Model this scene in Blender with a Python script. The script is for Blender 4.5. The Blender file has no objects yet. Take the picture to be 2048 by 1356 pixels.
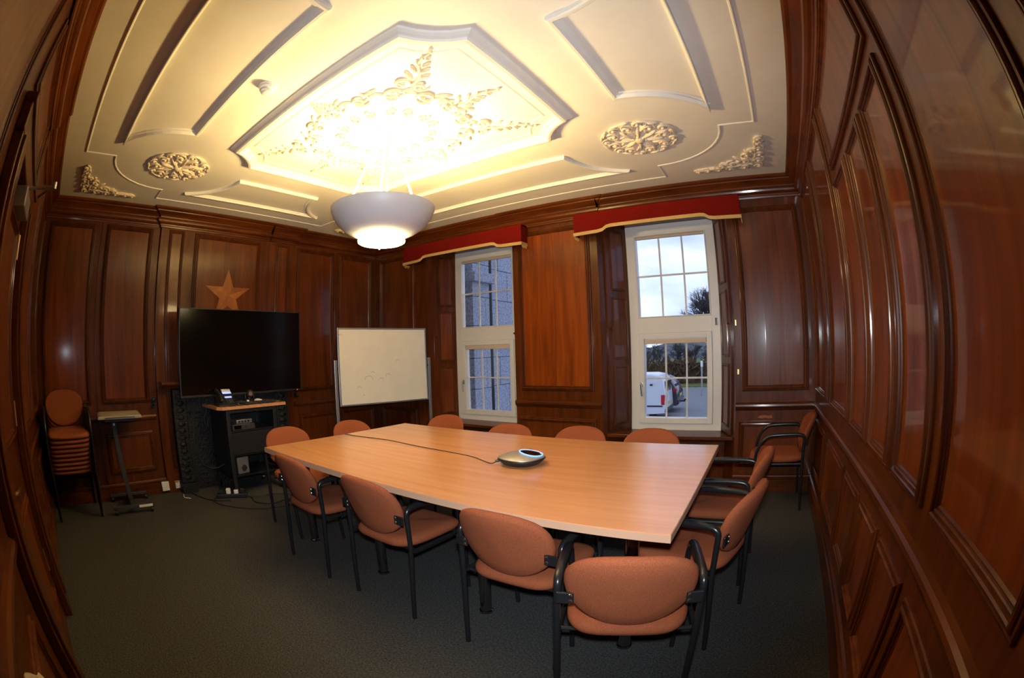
import bpy, bmesh, math, random
from math import pi, sin, cos, tan, radians as RAD, sqrt, atan2
from mathutils import Vector as V, Matrix

S = bpy.context.scene
COL = S.collection
random.seed(7)

# ------------------------------------------------------------------ camera, world, lights, exposure
W, D, H = 5.144, 4.429, 2.777          # room: x 0..W, y -D..0, z 0..H
CAM = V((4.653, -4.084, 1.340))
yaw, pitch, roll = RAD(121.702), RAD(1.169), RAD(-1.611)
fw = V((cos(pitch) * cos(yaw), cos(pitch) * sin(yaw), sin(pitch)))
rt = V((sin(yaw), -cos(yaw), 0)); up = rt.cross(fw)
R_ = cos(roll) * rt + sin(roll) * up; U_ = -sin(roll) * rt + cos(roll) * up
cd = bpy.data.cameras.new('camera'); cam = bpy.data.objects.new('camera', cd); COL.objects.link(cam)
cam.matrix_world = Matrix(((R_.x, U_.x, -fw.x, CAM.x), (R_.y, U_.y, -fw.y, CAM.y), (R_.z, U_.z, -fw.z, CAM.z), (0, 0, 0, 1)))
cd.type = 'PANO'; cd.sensor_width = 23.6; cd.sensor_fit = 'HORIZONTAL'; cd.clip_start = 0.01; cd.clip_end = 500
pc = cd if hasattr(cd, 'panorama_type') else cd.cycles
pc.panorama_type = 'FISHEYE_EQUISOLID'; pc.fisheye_lens = 23.6 * 919.18 / 2048; pc.fisheye_fov = RAD(200)
S.camera = cam

vs = S.view_settings
vs.view_transform = 'Standard'; vs.look = 'None'; vs.gamma = 1.0; vs.use_curve_mapping = False
vs.exposure = 0.0

wd = bpy.data.worlds.new('dusk_sky'); S.world = wd; wd.use_nodes = True
nt = wd.node_tree; nt.nodes.clear()
o_ = nt.nodes.new('ShaderNodeOutputWorld'); bg = nt.nodes.new('ShaderNodeBackground')
tc = nt.nodes.new('ShaderNodeTexCoord'); mp = nt.nodes.new('ShaderNodeMapping'); mp.inputs['Scale'].default_value = (1.6, 1.6, 5)
nz = nt.nodes.new('ShaderNodeTexNoise'); nz.inputs['Scale'].default_value = 1.7; nz.inputs['Detail'].default_value = 5
cr = nt.nodes.new('ShaderNodeValToRGB')
cr.color_ramp.elements[0].position = 0.38; cr.color_ramp.elements[0].color = (0.34, 0.44, 0.82, 1)
cr.color_ramp.elements[1].position = 0.66; cr.color_ramp.elements[1].color = (0.80, 0.89, 1.0, 1)
nt.links.new(tc.outputs['Generated'], mp.inputs['Vector']); nt.links.new(mp.outputs[0], nz.inputs['Vector'])
nt.links.new(nz.outputs['Fac'], cr.inputs[0]); nt.links.new(cr.outputs[0], bg.inputs[0]); nt.links.new(bg.outputs[0], o_.inputs[0])
bg.inputs[1].default_value = 1.45

# the camera's own flash, just above the lens, pointing the way the camera looks
ld = bpy.data.lights.new('camera_flash', 'SPOT'); ld.energy = 235; ld.color = (0.83, 0.91, 1.0)
ld.spot_size = RAD(124); ld.spot_blend = 1.0; ld.shadow_soft_size = 0.025
lo = bpy.data.objects.new('camera_flash', ld); COL.objects.link(lo)
lo.matrix_world = Matrix.Translation(U_ * 0.09 + fw * 0.02) @ cam.matrix_world

LAMP_UP, LAMP_DOWN = 168.0, 40.0       # wattage of the bulbs in the bowl, strength of the glowing diffuser
WARM = (1.0, 0.69, 0.24)

# ------------------------------------------------------------------ materials
MATS = {}
def mat(name, col=(0.5, 0.5, 0.5), rough=0.5, metal=0.0, emit=None, es=0.0, build=None, spec=0.5, coat=0.0, cr=0.115):
    m = bpy.data.materials.new(name); m.use_nodes = True
    b = m.node_tree.nodes['Principled BSDF']
    b.inputs['Base Color'].default_value = (*col, 1); b.inputs['Roughness'].default_value = rough
    b.inputs['Metallic'].default_value = metal; b.inputs['Specular IOR Level'].default_value = spec
    if coat: b.inputs['Coat Weight'].default_value = coat; b.inputs['Coat Roughness'].default_value = cr
    if emit: b.inputs['Emission Color'].default_value = (*emit, 1); b.inputs['Emission Strength'].default_value = es
    if build: build(m.node_tree, b)
    MATS[name] = m
    return m
def nod(t, kind, **kw):
    n = t.nodes.new(kind)
    for k, v in kw.items():
        if k in n.inputs: n.inputs[k].default_value = v
        else: setattr(n, k, v)
    return n
def ramp(t, stops):
    r = t.nodes.new('ShaderNodeValToRGB'); e = r.color_ramp.elements
    while len(e) < len(stops): e.new(0.5)
    for i, (p, c) in enumerate(stops): e[i].position = p; e[i].color = (*c, 1)
    return r
def coords(t, scale, kind='Object'):
    c = t.nodes.new('ShaderNodeTexCoord'); m = t.nodes.new('ShaderNodeMapping'); m.inputs['Scale'].default_value = scale
    t.links.new(c.outputs[kind], m.inputs['Vector']); return m
def grain(scale, dark, mid, light, vary=0.25, bump=0.018, blotch=1.6):
    def f(t, b):
        m = coords(t, scale)
        info = t.nodes.new('ShaderNodeObjectInfo')
        add = nod(t, 'ShaderNodeVectorMath', operation='ADD'); mul = nod(t, 'ShaderNodeMath', operation='MULTIPLY'); mul.inputs[1].default_value = 37.0
        t.links.new(info.outputs['Random'], mul.inputs[0]); t.links.new(m.outputs[0], add.inputs[0]); t.links.new(mul.outputs[0], add.inputs[1])
        n = nod(t, 'ShaderNodeTexNoise', Scale=1.0, Detail=6.0, Roughness=0.62, Distortion=0.6); t.links.new(add.outputs[0], n.inputs['Vector'])
        r = ramp(t, [(0.3, dark), (0.52, mid), (0.75, light)]); t.links.new(n.outputs['Fac'], r.inputs[0])
        m2 = coords(t, (blotch, blotch, blotch * 0.5)); n2 = nod(t, 'ShaderNodeTexNoise', Scale=1.0, Detail=3.0); t.links.new(m2.outputs[0], n2.inputs['Vector'])
        hsv = t.nodes.new('ShaderNodeHueSaturation'); t.links.new(r.outputs[0], hsv.inputs['Color'])
        a1 = nod(t, 'ShaderNodeMath', operation='MULTIPLY_ADD'); a1.inputs[1].default_value = vary; a1.inputs[2].default_value = 1 - vary / 2
        t.links.new(info.outputs['Random'], a1.inputs[0])
        a2 = nod(t, 'ShaderNodeMath', operation='MULTIPLY_ADD'); a2.inputs[1].default_value = 0.7; a2.inputs[2].default_value = 0.65
        t.links.new(n2.outputs['Fac'], a2.inputs[0])
        a3 = nod(t, 'ShaderNodeMath', operation='MULTIPLY'); t.links.new(a1.outputs[0], a3.inputs[0]); t.links.new(a2.outputs[0], a3.inputs[1])
        t.links.new(a3.outputs[0], hsv.inputs['Value']); t.links.new(hsv.outputs[0], b.inputs['Base Color'])
        if bump:
            m3 = coords(t, (scale[0] * .5, scale[1] * .5, scale[2] * .5)); n3 = nod(t, 'ShaderNodeTexNoise', Scale=1.0, Detail=2.0); t.links.new(m3.outputs[0], n3.inputs['Vector'])
            bp = nod(t, 'ShaderNodeBump', Strength=bump, Distance=0.02); t.links.new(n3.outputs['Fac'], bp.inputs['Height']); t.links.new(bp.outputs[0], b.inputs['Normal'])
    return f
def speckle(scale, c0, c1, bump=0.0, dist=0.004, lo=0.35, hi=0.65):
    def f(t, b):
        m = coords(t, (1, 1, 1)); n = nod(t, 'ShaderNodeTexNoise', Scale=scale, Detail=3.0, Roughness=0.7); t.links.new(m.outputs[0], n.inputs['Vector'])
        r = ramp(t, [(lo, c0), (hi, c1)]); t.links.new(n.outputs['Fac'], r.inputs[0]); t.links.new(r.outputs[0], b.inputs['Base Color'])
        if bump:
            bp = nod(t, 'ShaderNodeBump', Strength=bump, Distance=dist); t.links.new(n.outputs['Fac'], bp.inputs['Height']); t.links.new(bp.outputs[0], b.inputs['Normal'])
    return f
DK, MD, LT = (0.053, 0.0108, 0.0014), (0.096, 0.0215, 0.0027), (0.138, 0.0355, 0.0050)
mat('wood', rough=0.38, spec=0.2, build=grain((16, 16, 1.5), DK, MD, LT), coat=0.3)
mat('wood_field', rough=0.34, spec=0.25, build=grain((13, 13, 1.0), (0.075, 0.0145, 0.0019), (0.132, 0.0280, 0.0037), (0.188, 0.0460, 0.0068), vary=0.35), coat=0.45)
mat('wood_pier', rough=0.36, spec=0.2, build=grain((13, 13, 1.0), (0.130, 0.0230, 0.0022), (0.230, 0.0450, 0.0040), (0.315, 0.0700, 0.0075), vary=0.1), coat=0.22)
mat('wood_trim', rough=0.36, spec=0.25, build=grain((2.0, 2.0, 18), DK, MD, LT, vary=0.1), coat=0.25)
mat('wood_gloss', rough=0.34, spec=0.2, build=grain((13, 13, 1.0), (0.085, 0.0150, 0.0018), (0.150, 0.0300, 0.0035), (0.210, 0.0480, 0.0065), vary=0.3, bump=0.004), coat=0.6, cr=0.055)
mat('star_veneer', rough=0.3, build=grain((12, 12, 3), (0.24, 0.070, 0.012), (0.33, 0.105, 0.020), (0.42, 0.15, 0.03), vary=0.4))
mat('plaster', (0.80, 0.76, 0.68), 0.65, build=speckle(3.0, (0.77, 0.73, 0.655), (0.81, 0.775, 0.70)))
mat('plaster_relief', (0.80, 0.68, 0.52), 0.6, build=speckle(60, (0.66, 0.52, 0.36), (0.80, 0.69, 0.54)))
mat('carpet', rough=0.95, spec=0.1, build=speckle(110, (0.018, 0.0182, 0.0178), (0.092, 0.091, 0.086), bump=0.4, dist=0.004, lo=0.3, hi=0.7))
def beech(t, b):
    m = coords(t, (1.3, 22, 22)); n = nod(t, 'ShaderNodeTexNoise', Scale=1.0, Detail=5.0, Roughness=0.6, Distortion=0.4); t.links.new(m.outputs[0], n.inputs['Vector'])
    r = ramp(t, [(0.3, (0.62, 0.275, 0.120)), (0.7, (0.72, 0.350, 0.162))]); t.links.new(n.outputs['Fac'], r.inputs[0]); t.links.new(r.outputs[0], b.inputs['Base Color'])
mat('beech', rough=0.26, spec=0.6, build=beech, coat=0.55, cr=0.22)
mat('beech_edge', (0.50, 0.30, 0.19), 0.45)
def cloth(c0, c1, sc=500):
    return speckle(sc, c0, c1, bump=0.35, dist=0.002)
mat('fabric', rough=0.9, spec=0.2, build=cloth((0.19, 0.043, 0.0155), (0.33, 0.098, 0.040)))
mat('black_metal', (0.012, 0.012, 0.013), 0.28, spec=0.5)
mat('black_plastic', (0.015, 0.015, 0.016), 0.42)
mat('dark_grey', (0.035, 0.037, 0.042), 0.5)
mat('chrome', (0.75, 0.75, 0.76), 0.25, 1.0)
mat('dark_chrome', (0.34, 0.34, 0.35), 0.16, 1.0)
mat('brass', (0.62, 0.42, 0.13), 0.28, 1.0)
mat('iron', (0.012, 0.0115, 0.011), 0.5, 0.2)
mat('cast_iron', rough=0.5, build=speckle(40, (0.001, 0.001, 0.0012), (0.0035, 0.0037, 0.0045), bump=0.6, dist=0.02))
mat('upvc', (0.76, 0.74, 0.70), 0.35)
mat('blind', (0.62, 0.50, 0.37), 0.6)
mat('white_plastic', (0.78, 0.78, 0.76), 0.4)
mat('lamp_white', (0.50, 0.495, 0.51), 0.45)
mat('lamp_rod', (0.85, 0.84, 0.80), 0.4)
mat('diffuser', (0.9, 0.88, 0.8), 0.4, emit=(1.0, 0.78, 0.38), es=LAMP_DOWN)
mat('velvet', rough=0.95, spec=0.1, build=cloth((0.115, 0.0035, 0.002), (0.19, 0.008, 0.004), 260))
mat('gold_braid', rough=0.8, build=speckle(300, (0.50, 0.29, 0.075), (0.72, 0.48, 0.17), bump=0.5))
mat('screen', (0.0025, 0.0022, 0.0020), 0.16, spec=0.22)
mat('whiteboard', rough=0.30, build=speckle(5, (0.84, 0.78, 0.66), (0.88, 0.82, 0.70)))
mat('aluminium', (0.45, 0.45, 0.46), 0.35, 0.8)
mat('tray_beige', (0.42, 0.37, 0.29), 0.5)
mat('silver_grille', (0.50, 0.47, 0.40), 0.4, 0.7, build=speckle(900, (0.30, 0.28, 0.24), (0.62, 0.59, 0.52)))
mat('blue_glow', (0.1, 0.2, 0.9), 0.4, emit=(0.22, 0.45, 1.0), es=1.6)
mat('lcd', (0.3, 0.4, 0.9), 0.4, emit=(0.35, 0.45, 1.0), es=1.2)
mat('red_led', (0.8, 0.02, 0.02), 0.4, emit=(1.0, 0.05, 0.03), es=3)
mat('paper', (0.78, 0.76, 0.72), 0.7)
mat('ink', (0.10, 0.10, 0.13), 0.6)
mat('cream_cloth', rough=0.9, build=cloth((0.46, 0.36, 0.22), (0.58, 0.47, 0.31), 60))
mat('granite', rough=0.9, build=speckle(38, (0.22, 0.235, 0.285), (0.46, 0.49, 0.60), bump=0.3, dist=0.008))
mat('mortar', (0.06, 0.06, 0.065), 0.95)
mat('asphalt', rough=0.75, build=speckle(9, (0.15, 0.155, 0.17), (0.20, 0.205, 0.22)))
mat('grass', rough=1.0, build=speckle(6, (0.06, 0.10, 0.02), (0.13, 0.17, 0.04)))
mat('hedge', rough=1.0, build=speckle(9, (0.035, 0.022, 0.012), (0.13, 0.075, 0.035)))
mat('bark', (0.075, 0.066, 0.066), 0.95)
mat('hill', rough=1.0, build=speckle(1.2, (0.06, 0.065, 0.075), (0.14, 0.14, 0.15)))
mat('van_white', (0.62, 0.65, 0.70), 0.3, coat=0.3)
mat('car_dark', (0.045, 0.036, 0.045), 0.25, coat=0.5)
mat('car_glass', (0.03, 0.035, 0.045), 0.1)
mat('tyre', (0.012, 0.012, 0.012), 0.8)
mat('tail_light', (0.55, 0.02, 0.03), 0.2)
mat('plate', (0.62, 0.45, 0.10), 0.5)
def glassmat(name, tint):
    m = bpy.data.materials.new(name); m.use_nodes = True; t = m.node_tree; t.nodes.clear()
    o = t.nodes.new('ShaderNodeOutputMaterial'); tr = t.nodes.new('ShaderNodeBsdfTransparent'); gl = t.nodes.new('ShaderNodeBsdfGlossy')
    tr.inputs[0].default_value = (*tint, 1); gl.inputs['Roughness'].default_value = 0.01
    fr = nod(t, 'ShaderNodeFresnel', IOR=1.45); mx = t.nodes.new('ShaderNodeMixShader')
    t.links.new(fr.outputs[0], mx.inputs[0]); t.links.new(tr.outputs[0], mx.inputs[1]); t.links.new(gl.outputs[0], mx.inputs[2]); t.links.new(mx.outputs[0], o.inputs[0])
    MATS[name] = m
glassmat('glass', (0.96, 0.98, 1.0))

# ------------------------------------------------------------------ mesh helpers
class MB:
    def __init__(s): s.v = []; s.f = []
    def add(s, vs_, fs_):
        b = len(s.v); s.v += [tuple(p) for p in vs_]; s.f += [tuple(i + b for i in f) for f in fs_]; return s
    def box(s, x0, x1, y0, y1, z0, z1, M=None, b=0.0):
        if b <= 0:
            p = [V((x, y, z)) for z in (z0, z1) for y in (y0, y1) for x in (x0, x1)]
            f = [(0, 2, 3, 1), (4, 5, 7, 6), (0, 1, 5, 4), (2, 6, 7, 3), (0, 4, 6, 2), (1, 3, 7, 5)]
        else:
            bm = bmesh.new(); bmesh.ops.create_cube(bm, size=1)
            for q in bm.verts: q.co = V(((x0 + x1) / 2 + q.co.x * (x1 - x0), (y0 + y1) / 2 + q.co.y * (y1 - y0), (z0 + z1) / 2 + q.co.z * (z1 - z0)))
            bmesh.ops.bevel(bm, geom=bm.edges[:], offset=b, segments=2, affect='EDGES', profile=0.5)
            bm.verts.index_update(); p = [q.co.copy() for q in bm.verts]; f = [[q.index for q in fc.verts] for fc in bm.faces]; bm.free()
        if M is not None: p = [M @ q for q in p]
        return s.add(p, f)
    def tube(s, pts, r, n=8, closed=False, flat=1.0, caps=True):
        pts = [V(p) for p in pts]; k = len(pts); rr = r if isinstance(r, (list, tuple)) else [r] * k
        t0 = (pts[1] - pts[0]).normalized(); a = V((0, 0, 1)) if abs(t0.z) < 0.9 else V((1, 0, 0))
        nrm = (a - t0 * a.dot(t0)).normalized(); vs_ = []
        for i, p in enumerate(pts):
            if closed: t = (pts[(i + 1) % k] - pts[i - 1])
            else: t = pts[min(i + 1, k - 1)] - pts[max(i - 1, 0)]
            if t.length < 1e-9: t = t0
            t = t.normalized(); nrm = (nrm - t * nrm.dot(t))
            nrm = nrm.normalized() if nrm.length > 1e-6 else t.orthogonal().normalized(); bn = t.cross(nrm)
            for j in range(n):
                an = 2 * pi * j / n; vs_.append(p + nrm * cos(an) * rr[i] * flat + bn * sin(an) * rr[i])
        f = []
        for i in range(k if closed else k - 1):
            for j in range(n):
                a0, a1 = i * n + j, i * n + (j + 1) % n; b0, b1 = ((i + 1) % k) * n + j, ((i + 1) % k) * n + (j + 1) % n
                f.append((a0, a1, b1, b0))
        if not closed and caps: f += [tuple(range(n - 1, -1, -1)), tuple(range((k - 1) * n, k * n))]
        return s.add(vs_, f)
    def lathe(s, prof, n=32, c=(0, 0, 0), M=None, cap=False):
        c = V(c); vs_ = []; f = []
        for r, z in prof:
            for j in range(n): vs_.append(c + V((r * cos(2 * pi * j / n), r * sin(2 * pi * j / n), z)))
        for i in range(len(prof) - 1):
            for j in range(n): f.append((i * n + j, i * n + (j + 1) % n, (i + 1) * n + (j + 1) % n, (i + 1) * n + j))
        if cap: f += [tuple(range(n - 1, -1, -1)), tuple(range((len(prof) - 1) * n, len(prof) * n))]
        if M is not None: vs_ = [M @ q for q in vs_]
        return s.add(vs_, f)
    def cyl(s, a, b, r, n=12, r2=None):
        return s.tube([a, b], [r, r if r2 is None else r2], n)
    def blob(s, c, sx, sy, sz, M=None, n=8, m=5):
        vs_ = []; f = []; c = V(c)
        for i in range(m + 1):
            th = pi * i / m
            for j in range(n): vs_.append(V((sx * sin(th) * cos(2 * pi * j / n), sy * sin(th) * sin(2 * pi * j / n), sz * cos(th))))
        if M is not None: vs_ = [M @ q for q in vs_]
        vs_ = [q + c for q in vs_]
        for i in range(m):
            for j in range(n): f.append((i * n + j, i * n + (j + 1) % n, (i + 1) * n + (j + 1) % n, (i + 1) * n + j))
        return s.add(vs_, f)
    def prism(s, poly, z0, z1, P=None):
        n = len(poly); m = (lambda u, v, h: V((u, v, h))) if P is None else P
        vs_ = [m(u, v, z0) for u, v in poly] + [m(u, v, z1) for u, v in poly]
        f = [tuple(range(n - 1, -1, -1)), tuple(range(n, 2 * n))] + [(i, (i + 1) % n, n + (i + 1) % n, n + i) for i in range(n)]
        return s.add(vs_, f)
    def sweep(s, path, prof, P, closed=True):
        """mitred sweep: path of (u,v), profile of (offset to the path's left, height), P maps (u,v,h) to the world"""
        n = len(path); rows = []
        for i in range(n):
            p = V((*path[i], 0)); a = V((*path[i - 1], 0)); b = V((*path[(i + 1) % n], 0))
            d0 = (p - a) if (closed or i > 0) else (b - p); d1 = (b - p) if (closed or i < n - 1) else (p - a)
            d0 = d0.normalized(); d1 = d1.normalized(); n0 = V((-d0.y, d0.x, 0)); n1 = V((-d1.y, d1.x, 0)); m = n0 + n1
            m = m / max(0.25, m.dot(n0)) if m.length > 1e-6 else n0
            rows.append([P(p.x + m.x * o, p.y + m.y * o, h) for o, h in prof])
        k = len(prof); vs_ = [q for r in rows for q in r]; f = []
        for i in range(n if closed else n - 1):
            for j in range(k - 1):
                i2 = (i + 1) % n; f.append((i * k + j, i2 * k + j, i2 * k + j + 1, i * k + j + 1))
        if not closed: f += [tuple(range(k)), tuple(range((n - 1) * k + k - 1, (n - 1) * k - 1, -1))]
        return s.add(vs_, f)
    def mesh(s, name, smooth=False):
        me = bpy.data.meshes.new(name); me.from_pydata(s.v, [], s.f); me.update()
        bm = bmesh.new(); bm.from_mesh(me); bmesh.ops.recalc_face_normals(bm, faces=bm.faces[:]); bm.to_mesh(me); bm.free()
        if smooth:
            for p in me.polygons: p.use_smooth = True
            if smooth != 'all':
                try: me.set_sharp_from_angle(angle=RAD(38))
                except Exception: pass
        return me
    def build(s, name, material, parent=None, smooth=False):
        return link(name, s.mesh(name, smooth), material, parent)

def link(name, me, material, parent=None):
    if not me.materials: me.materials.append(MATS[material])
    o = bpy.data.objects.new(name, me); COL.objects.link(o)
    if parent is not None: o.parent = parent
    return o
def empty(name, loc=(0, 0, 0), rz=0.0):
    o = bpy.data.objects.new(name, None); COL.objects.link(o); o.location = loc; o.rotation_euler = (0, 0, rz); o.empty_display_size = 0.1; return o
def tag(o, label=None, cat=None, group=None, kind=None):
    if label: o['label'] = label
    if cat: o['category'] = cat
    if group: o['group'] = group
    if kind: o['kind'] = kind
    return o
def struct(o, label=None, cat=None): return tag(o, label, cat, kind='structure')
def children(o, allo=None): return [c for c in COL.objects if c.parent is o]
def copy_tree(o, parent=None, kids=None):
    c = o.copy(); COL.objects.link(c); c.parent = parent
    for ch in kids[o]: copy_tree(ch, c, kids)
    return c
def kidmap(root):
    k = {}; todo = [root]
    while todo:
        o = todo.pop(); k[o] = list(o.children); todo += k[o]
    return k
def smooth_path(pts, it=2, closed=False):
    pts = [V(p) for p in pts]
    for _ in range(it):
        q = [] if closed else [pts[0]]
        n = len(pts)
        for i in range(n if closed else n - 1):
            a, b = pts[i], pts[(i + 1) % n]; q += [a * .75 + b * .25, a * .25 + b * .75]
        if not closed: q.append(pts[-1])
        pts = q
    return pts

# wall planes: (u, v, height above the surface) -> world
PW = lambda u, v, h: V((h, u, v))                 # west wall with the screen
PN = lambda u, v, h: V((u, -h, v))                # north wall with the windows
PE = lambda u, v, h: V((W - h, u, v))             # east wall
PS = lambda u, v, h: V((u, -D + h, v))            # south wall with the door
PC = lambda u, v, h: V((u, v, H - h))             # ceiling, seen from below
def lift(P, dh): return lambda u, v, h: P(u, v, h + dh)

MOULD = [(0, 0), (0, .009), (.003, .014), (.009, .016), (.012, .012), (.014, .012), (.016, .019), (.021, .024), (.026, .025), (.030, .021), (.032, .013), (.035, .013), (.038, .016), (.041, .013), (.043, .008), (.046, .009), (.052, .004), (.052, 0)]
MOULD_S = [(o * .7, h * .8) for o, h in MOULD]
def panel(parent, P, u0, u1, v0, v1, planks=1, prof=MOULD, tilt=0.0, field='wood_field'):
    """a framed wood panel: mitred moulding with its field boards as sub-parts"""
    m = MB().sweep([(u0, v0), (u1, v0), (u1, v1), (u0, v1)], prof, P).build('panel', 'wood', parent)
    w = prof[-1][0]; a0, a1, b0, b1 = u0 + w - .006, u1 - w + .006, v0 + w - .006, v1 - w + .006
    for i in range(planks):
        p0 = a0 + (a1 - a0) * i / planks + (.0012 if i else 0); p1 = a0 + (a1 - a0) * (i + 1) / planks - (.0012 if i < planks - 1 else 0)
        t = tilt * ((i * 7919) % 5 - 2) / 2
        f = MB(); q = [P(p0, b0, .004 + t), P(p1, b0, .004 - t), P(p1, b1, .004 - t), P(p0, b1, .004 + t), P(p0, b0, -.004), P(p1, b0, -.004), P(p1, b1, -.004), P(p0, b1, -.004)]
        f.add(q, [(0, 1, 2, 3), (7, 6, 5, 4), (0, 4, 5, 1), (1, 5, 6, 2), (2, 6, 7, 3), (3, 7, 4, 0)])
        f.build('plank', field, m)
    return m
def rail(name, P, path_u0, path_u1, prof, material='wood_trim', parent=None):
    """straight moulding along a wall: prof is (height v, projection h)"""
    m = MB(); k = len(prof); vs_ = [P(u, v, h) for u in (path_u0, path_u1) for v, h in prof]
    f = [(j, j + 1, k + j + 1, k + j) for j in range(k - 1)] + [tuple(range(k)), tuple(range(2 * k - 1, k - 1, -1))]
    return m.add(vs_, f).build(name, material, parent)

# ------------------------------------------------------------------ room shell
fl = MB().box(-.5, W + .3, -D - .3, .5, -.08, 0).build('floor', 'carpet'); struct(fl, 'dark grey speckled carpet covering the whole floor', 'floor')
cl = MB().box(-.5, W + .3, -D - .3, .46, H, H + .12).build('ceiling', 'plaster'); struct(cl, 'cream plaster ceiling with raised mouldings and scroll ornaments', 'ceiling')
ww = MB().box(-.3, 0, -D - .3, .46, 0, H).build('wall_west', 'wood'); struct(ww, 'dark wood panelled wall behind the black screen', 'wall')
we = MB().box(W, W + .3, -D - .3, .46, 0, H).build('wall_east', 'wood'); struct(we, 'glossy red-brown wood panelled wall with tall narrow panels', 'wall')
# south wall with a door opening
DX0, DX1, DZ = 2.13, 2.93, 2.04
m = MB().box(0, DX0, -D - .3, -D, 0, H).box(DX1, W, -D - .3, -D, 0, H).box(DX0, DX1, -D - .3, -D, DZ, H).box(DX0, DX1, -D - .3, -D - .1, 0, DZ)
ws = m.build('wall_south', 'wood'); struct(ws, 'dark wood panelled wall holding the door with the closer', 'wall')
# north wall: piers with splayed window reveals
WINS = [(0.945, 2.165, 1.13, 1.98), (3.12, 4.395, 3.34, 4.19)]
YF = 0.42; ZS, ZT = 0.498, 2.525
m = MB()
def vprism(poly, z0, z1): m.prism(poly, z0, z1)
vprism([(0, 0), (.945, 0), (1.105, .45), (0, .45)], 0, H)
vprism([(2.165, 0), (3.12, 0), (3.315, .45), (2.005, .45)], 0, H)
vprism([(4.395, 0), (W, 0), (W, .45), (4.215, .45)], 0, H)
for a, b, c, d in WINS:
    m.box(a - .02, b + .02, 0, .45, ZT + .02, H)
    m.box(a - .02, b + .02, .30, .45, 0, ZS - .04)
wn = m.build('wall_north', 'wood'); struct(wn, 'dark wood panelled wall with the two deep window bays', 'wall')

# ---- west wall: jib doors, pilasters, chimney breast
for (a, b) in ((-4.35, -3.80),): panel(ww, PW, a, b, .905, 2.565)
panel(ww, PW, -4.35, -3.80, .24, .635)
panel(ww, PW, -.645, -.085, .905, 2.565); panel(ww, PW, -.645, -.085, .24, .635)
CB = lift(PW, .05)
MB().box(0, .05, -3.052, -1.372, 0, 2.60).build('chimney_breast', 'wood', ww)
panel(ww, CB, -2.955, -2.775, .245, 2.575, prof=MOULD_S)
panel(ww, CB, -1.605, -1.425, .245, 2.575, prof=MOULD_S)
sp = panel(ww, CB, -2.645, -1.815, 1.20, 2.57)
# inlaid five pointed star, each point two veneer kites
sc_ = V((-2.207, 1.955)); star = empty('star_inlay'); star.parent = ww
ro, ri = .285, .108
for k in range(5):
    a = pi / 2 + 2 * pi * k / 5; tip = sc_ + V((cos(a), sin(a))) * ro * (1.0 if k in (1, 4) else .92 if k else .95)
    l = sc_ + V((cos(a + pi / 5), sin(a + pi / 5))) * ri; r = sc_ + V((cos(a - pi / 5), sin(a - pi / 5))) * ri
    for q in (l, r):
        MB().prism([tuple(sc_), tuple(tip), tuple(q)], .0035, .0062, CB).build('star_point', 'star_veneer', star)
doors = []
for n_, (a, b, k0, k1) in enumerate(((-3.735, -3.058, -3.683, -3.137), (-1.366, -.690, -1.283, -.728)), 1):
    dr = MB().box(0, .012, a, b, .006, 2.60).build('door_%d' % n_, 'wood')
    struct(dr, ['flush panelled jib door beside the stacked chairs', 'flush panelled jib door between screen and whiteboard'][n_ - 1], 'door')
    DP = lift(PW, .012)
    panel(dr, DP, k0, k1, .905, 2.575); panel(dr, DP, k0, k1, .24, .635)
    rail('lock_rail', DP, a + .02, b - .02, [(.735, 0), (.74, .012), (.755, .018), (.77, .018), (.785, .010), (.79, 0)], parent=dr)
    ks = -3.10 if n_ == 1 else -1.325
    rot = Matrix.Translation((.012, ks, .93)) @ Matrix.Rotation(pi / 2, 4, 'Y')
    MB().lathe([(.001, 0), (.026, 0), (.026, .004), (.012, .008), (.010, .03), (.022, .038), (.026, .05), (.020, .062), (.001, .066)], 16, M=rot).build('door_knob', 'iron', dr, True)
    MB().tube([(.014, ks, .87), (.05, ks, .865), (.056, ks - .03 if n_ == 1 else ks + .03, .86)], [.012, .009, .011], 8).box(.012, .018, ks - .018, ks + .018, .84, .90).build('latch', 'iron', dr, True)
# fireplace with mantel behind the screen
fp = empty('fireplace', (.05, -2.21, 0)); tag(fp, 'dark carved fireplace surround with mantel shelf behind the screen', 'fireplace')
def fbox(name, mt, *a, b=0): o = MB().box(*a, b=b).build(name, mt, fp); return o
for s in (-1, 1):
    y0 = s * .62
    fbox('pilaster', 'cast_iron', 0, .10, y0 - .075, y0 + .075, .10, 1.02, b=.006)
    g = MB()
    for k in range(13):
        g.blob((.105, y0, .16 + k * .066), .014, .045, .026, n=8, m=4)
    g.build('carving', 'cast_iron', fp, True)
    fbox('plinth', 'cast_iron', 0, .12, y0 - .09, y0 + .09, 0, .10, b=.006)
fbox('frieze', 'cast_iron', 0, .09, -.545, .545, .80, 1.02)
fbox('firebox', 'cast_iron', 0, .02, -.545, .545, 0, .80)
ms = rail('mantel_shelf', PW, -3.03 + 2.21, -1.40 + 2.21, [(1.02, 0), (1.03, .11), (1.05, .125), (1.06, .15), (1.075, .16), (1.095, .16), (1.10, .15), (1.10, 0)], parent=fp)

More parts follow.
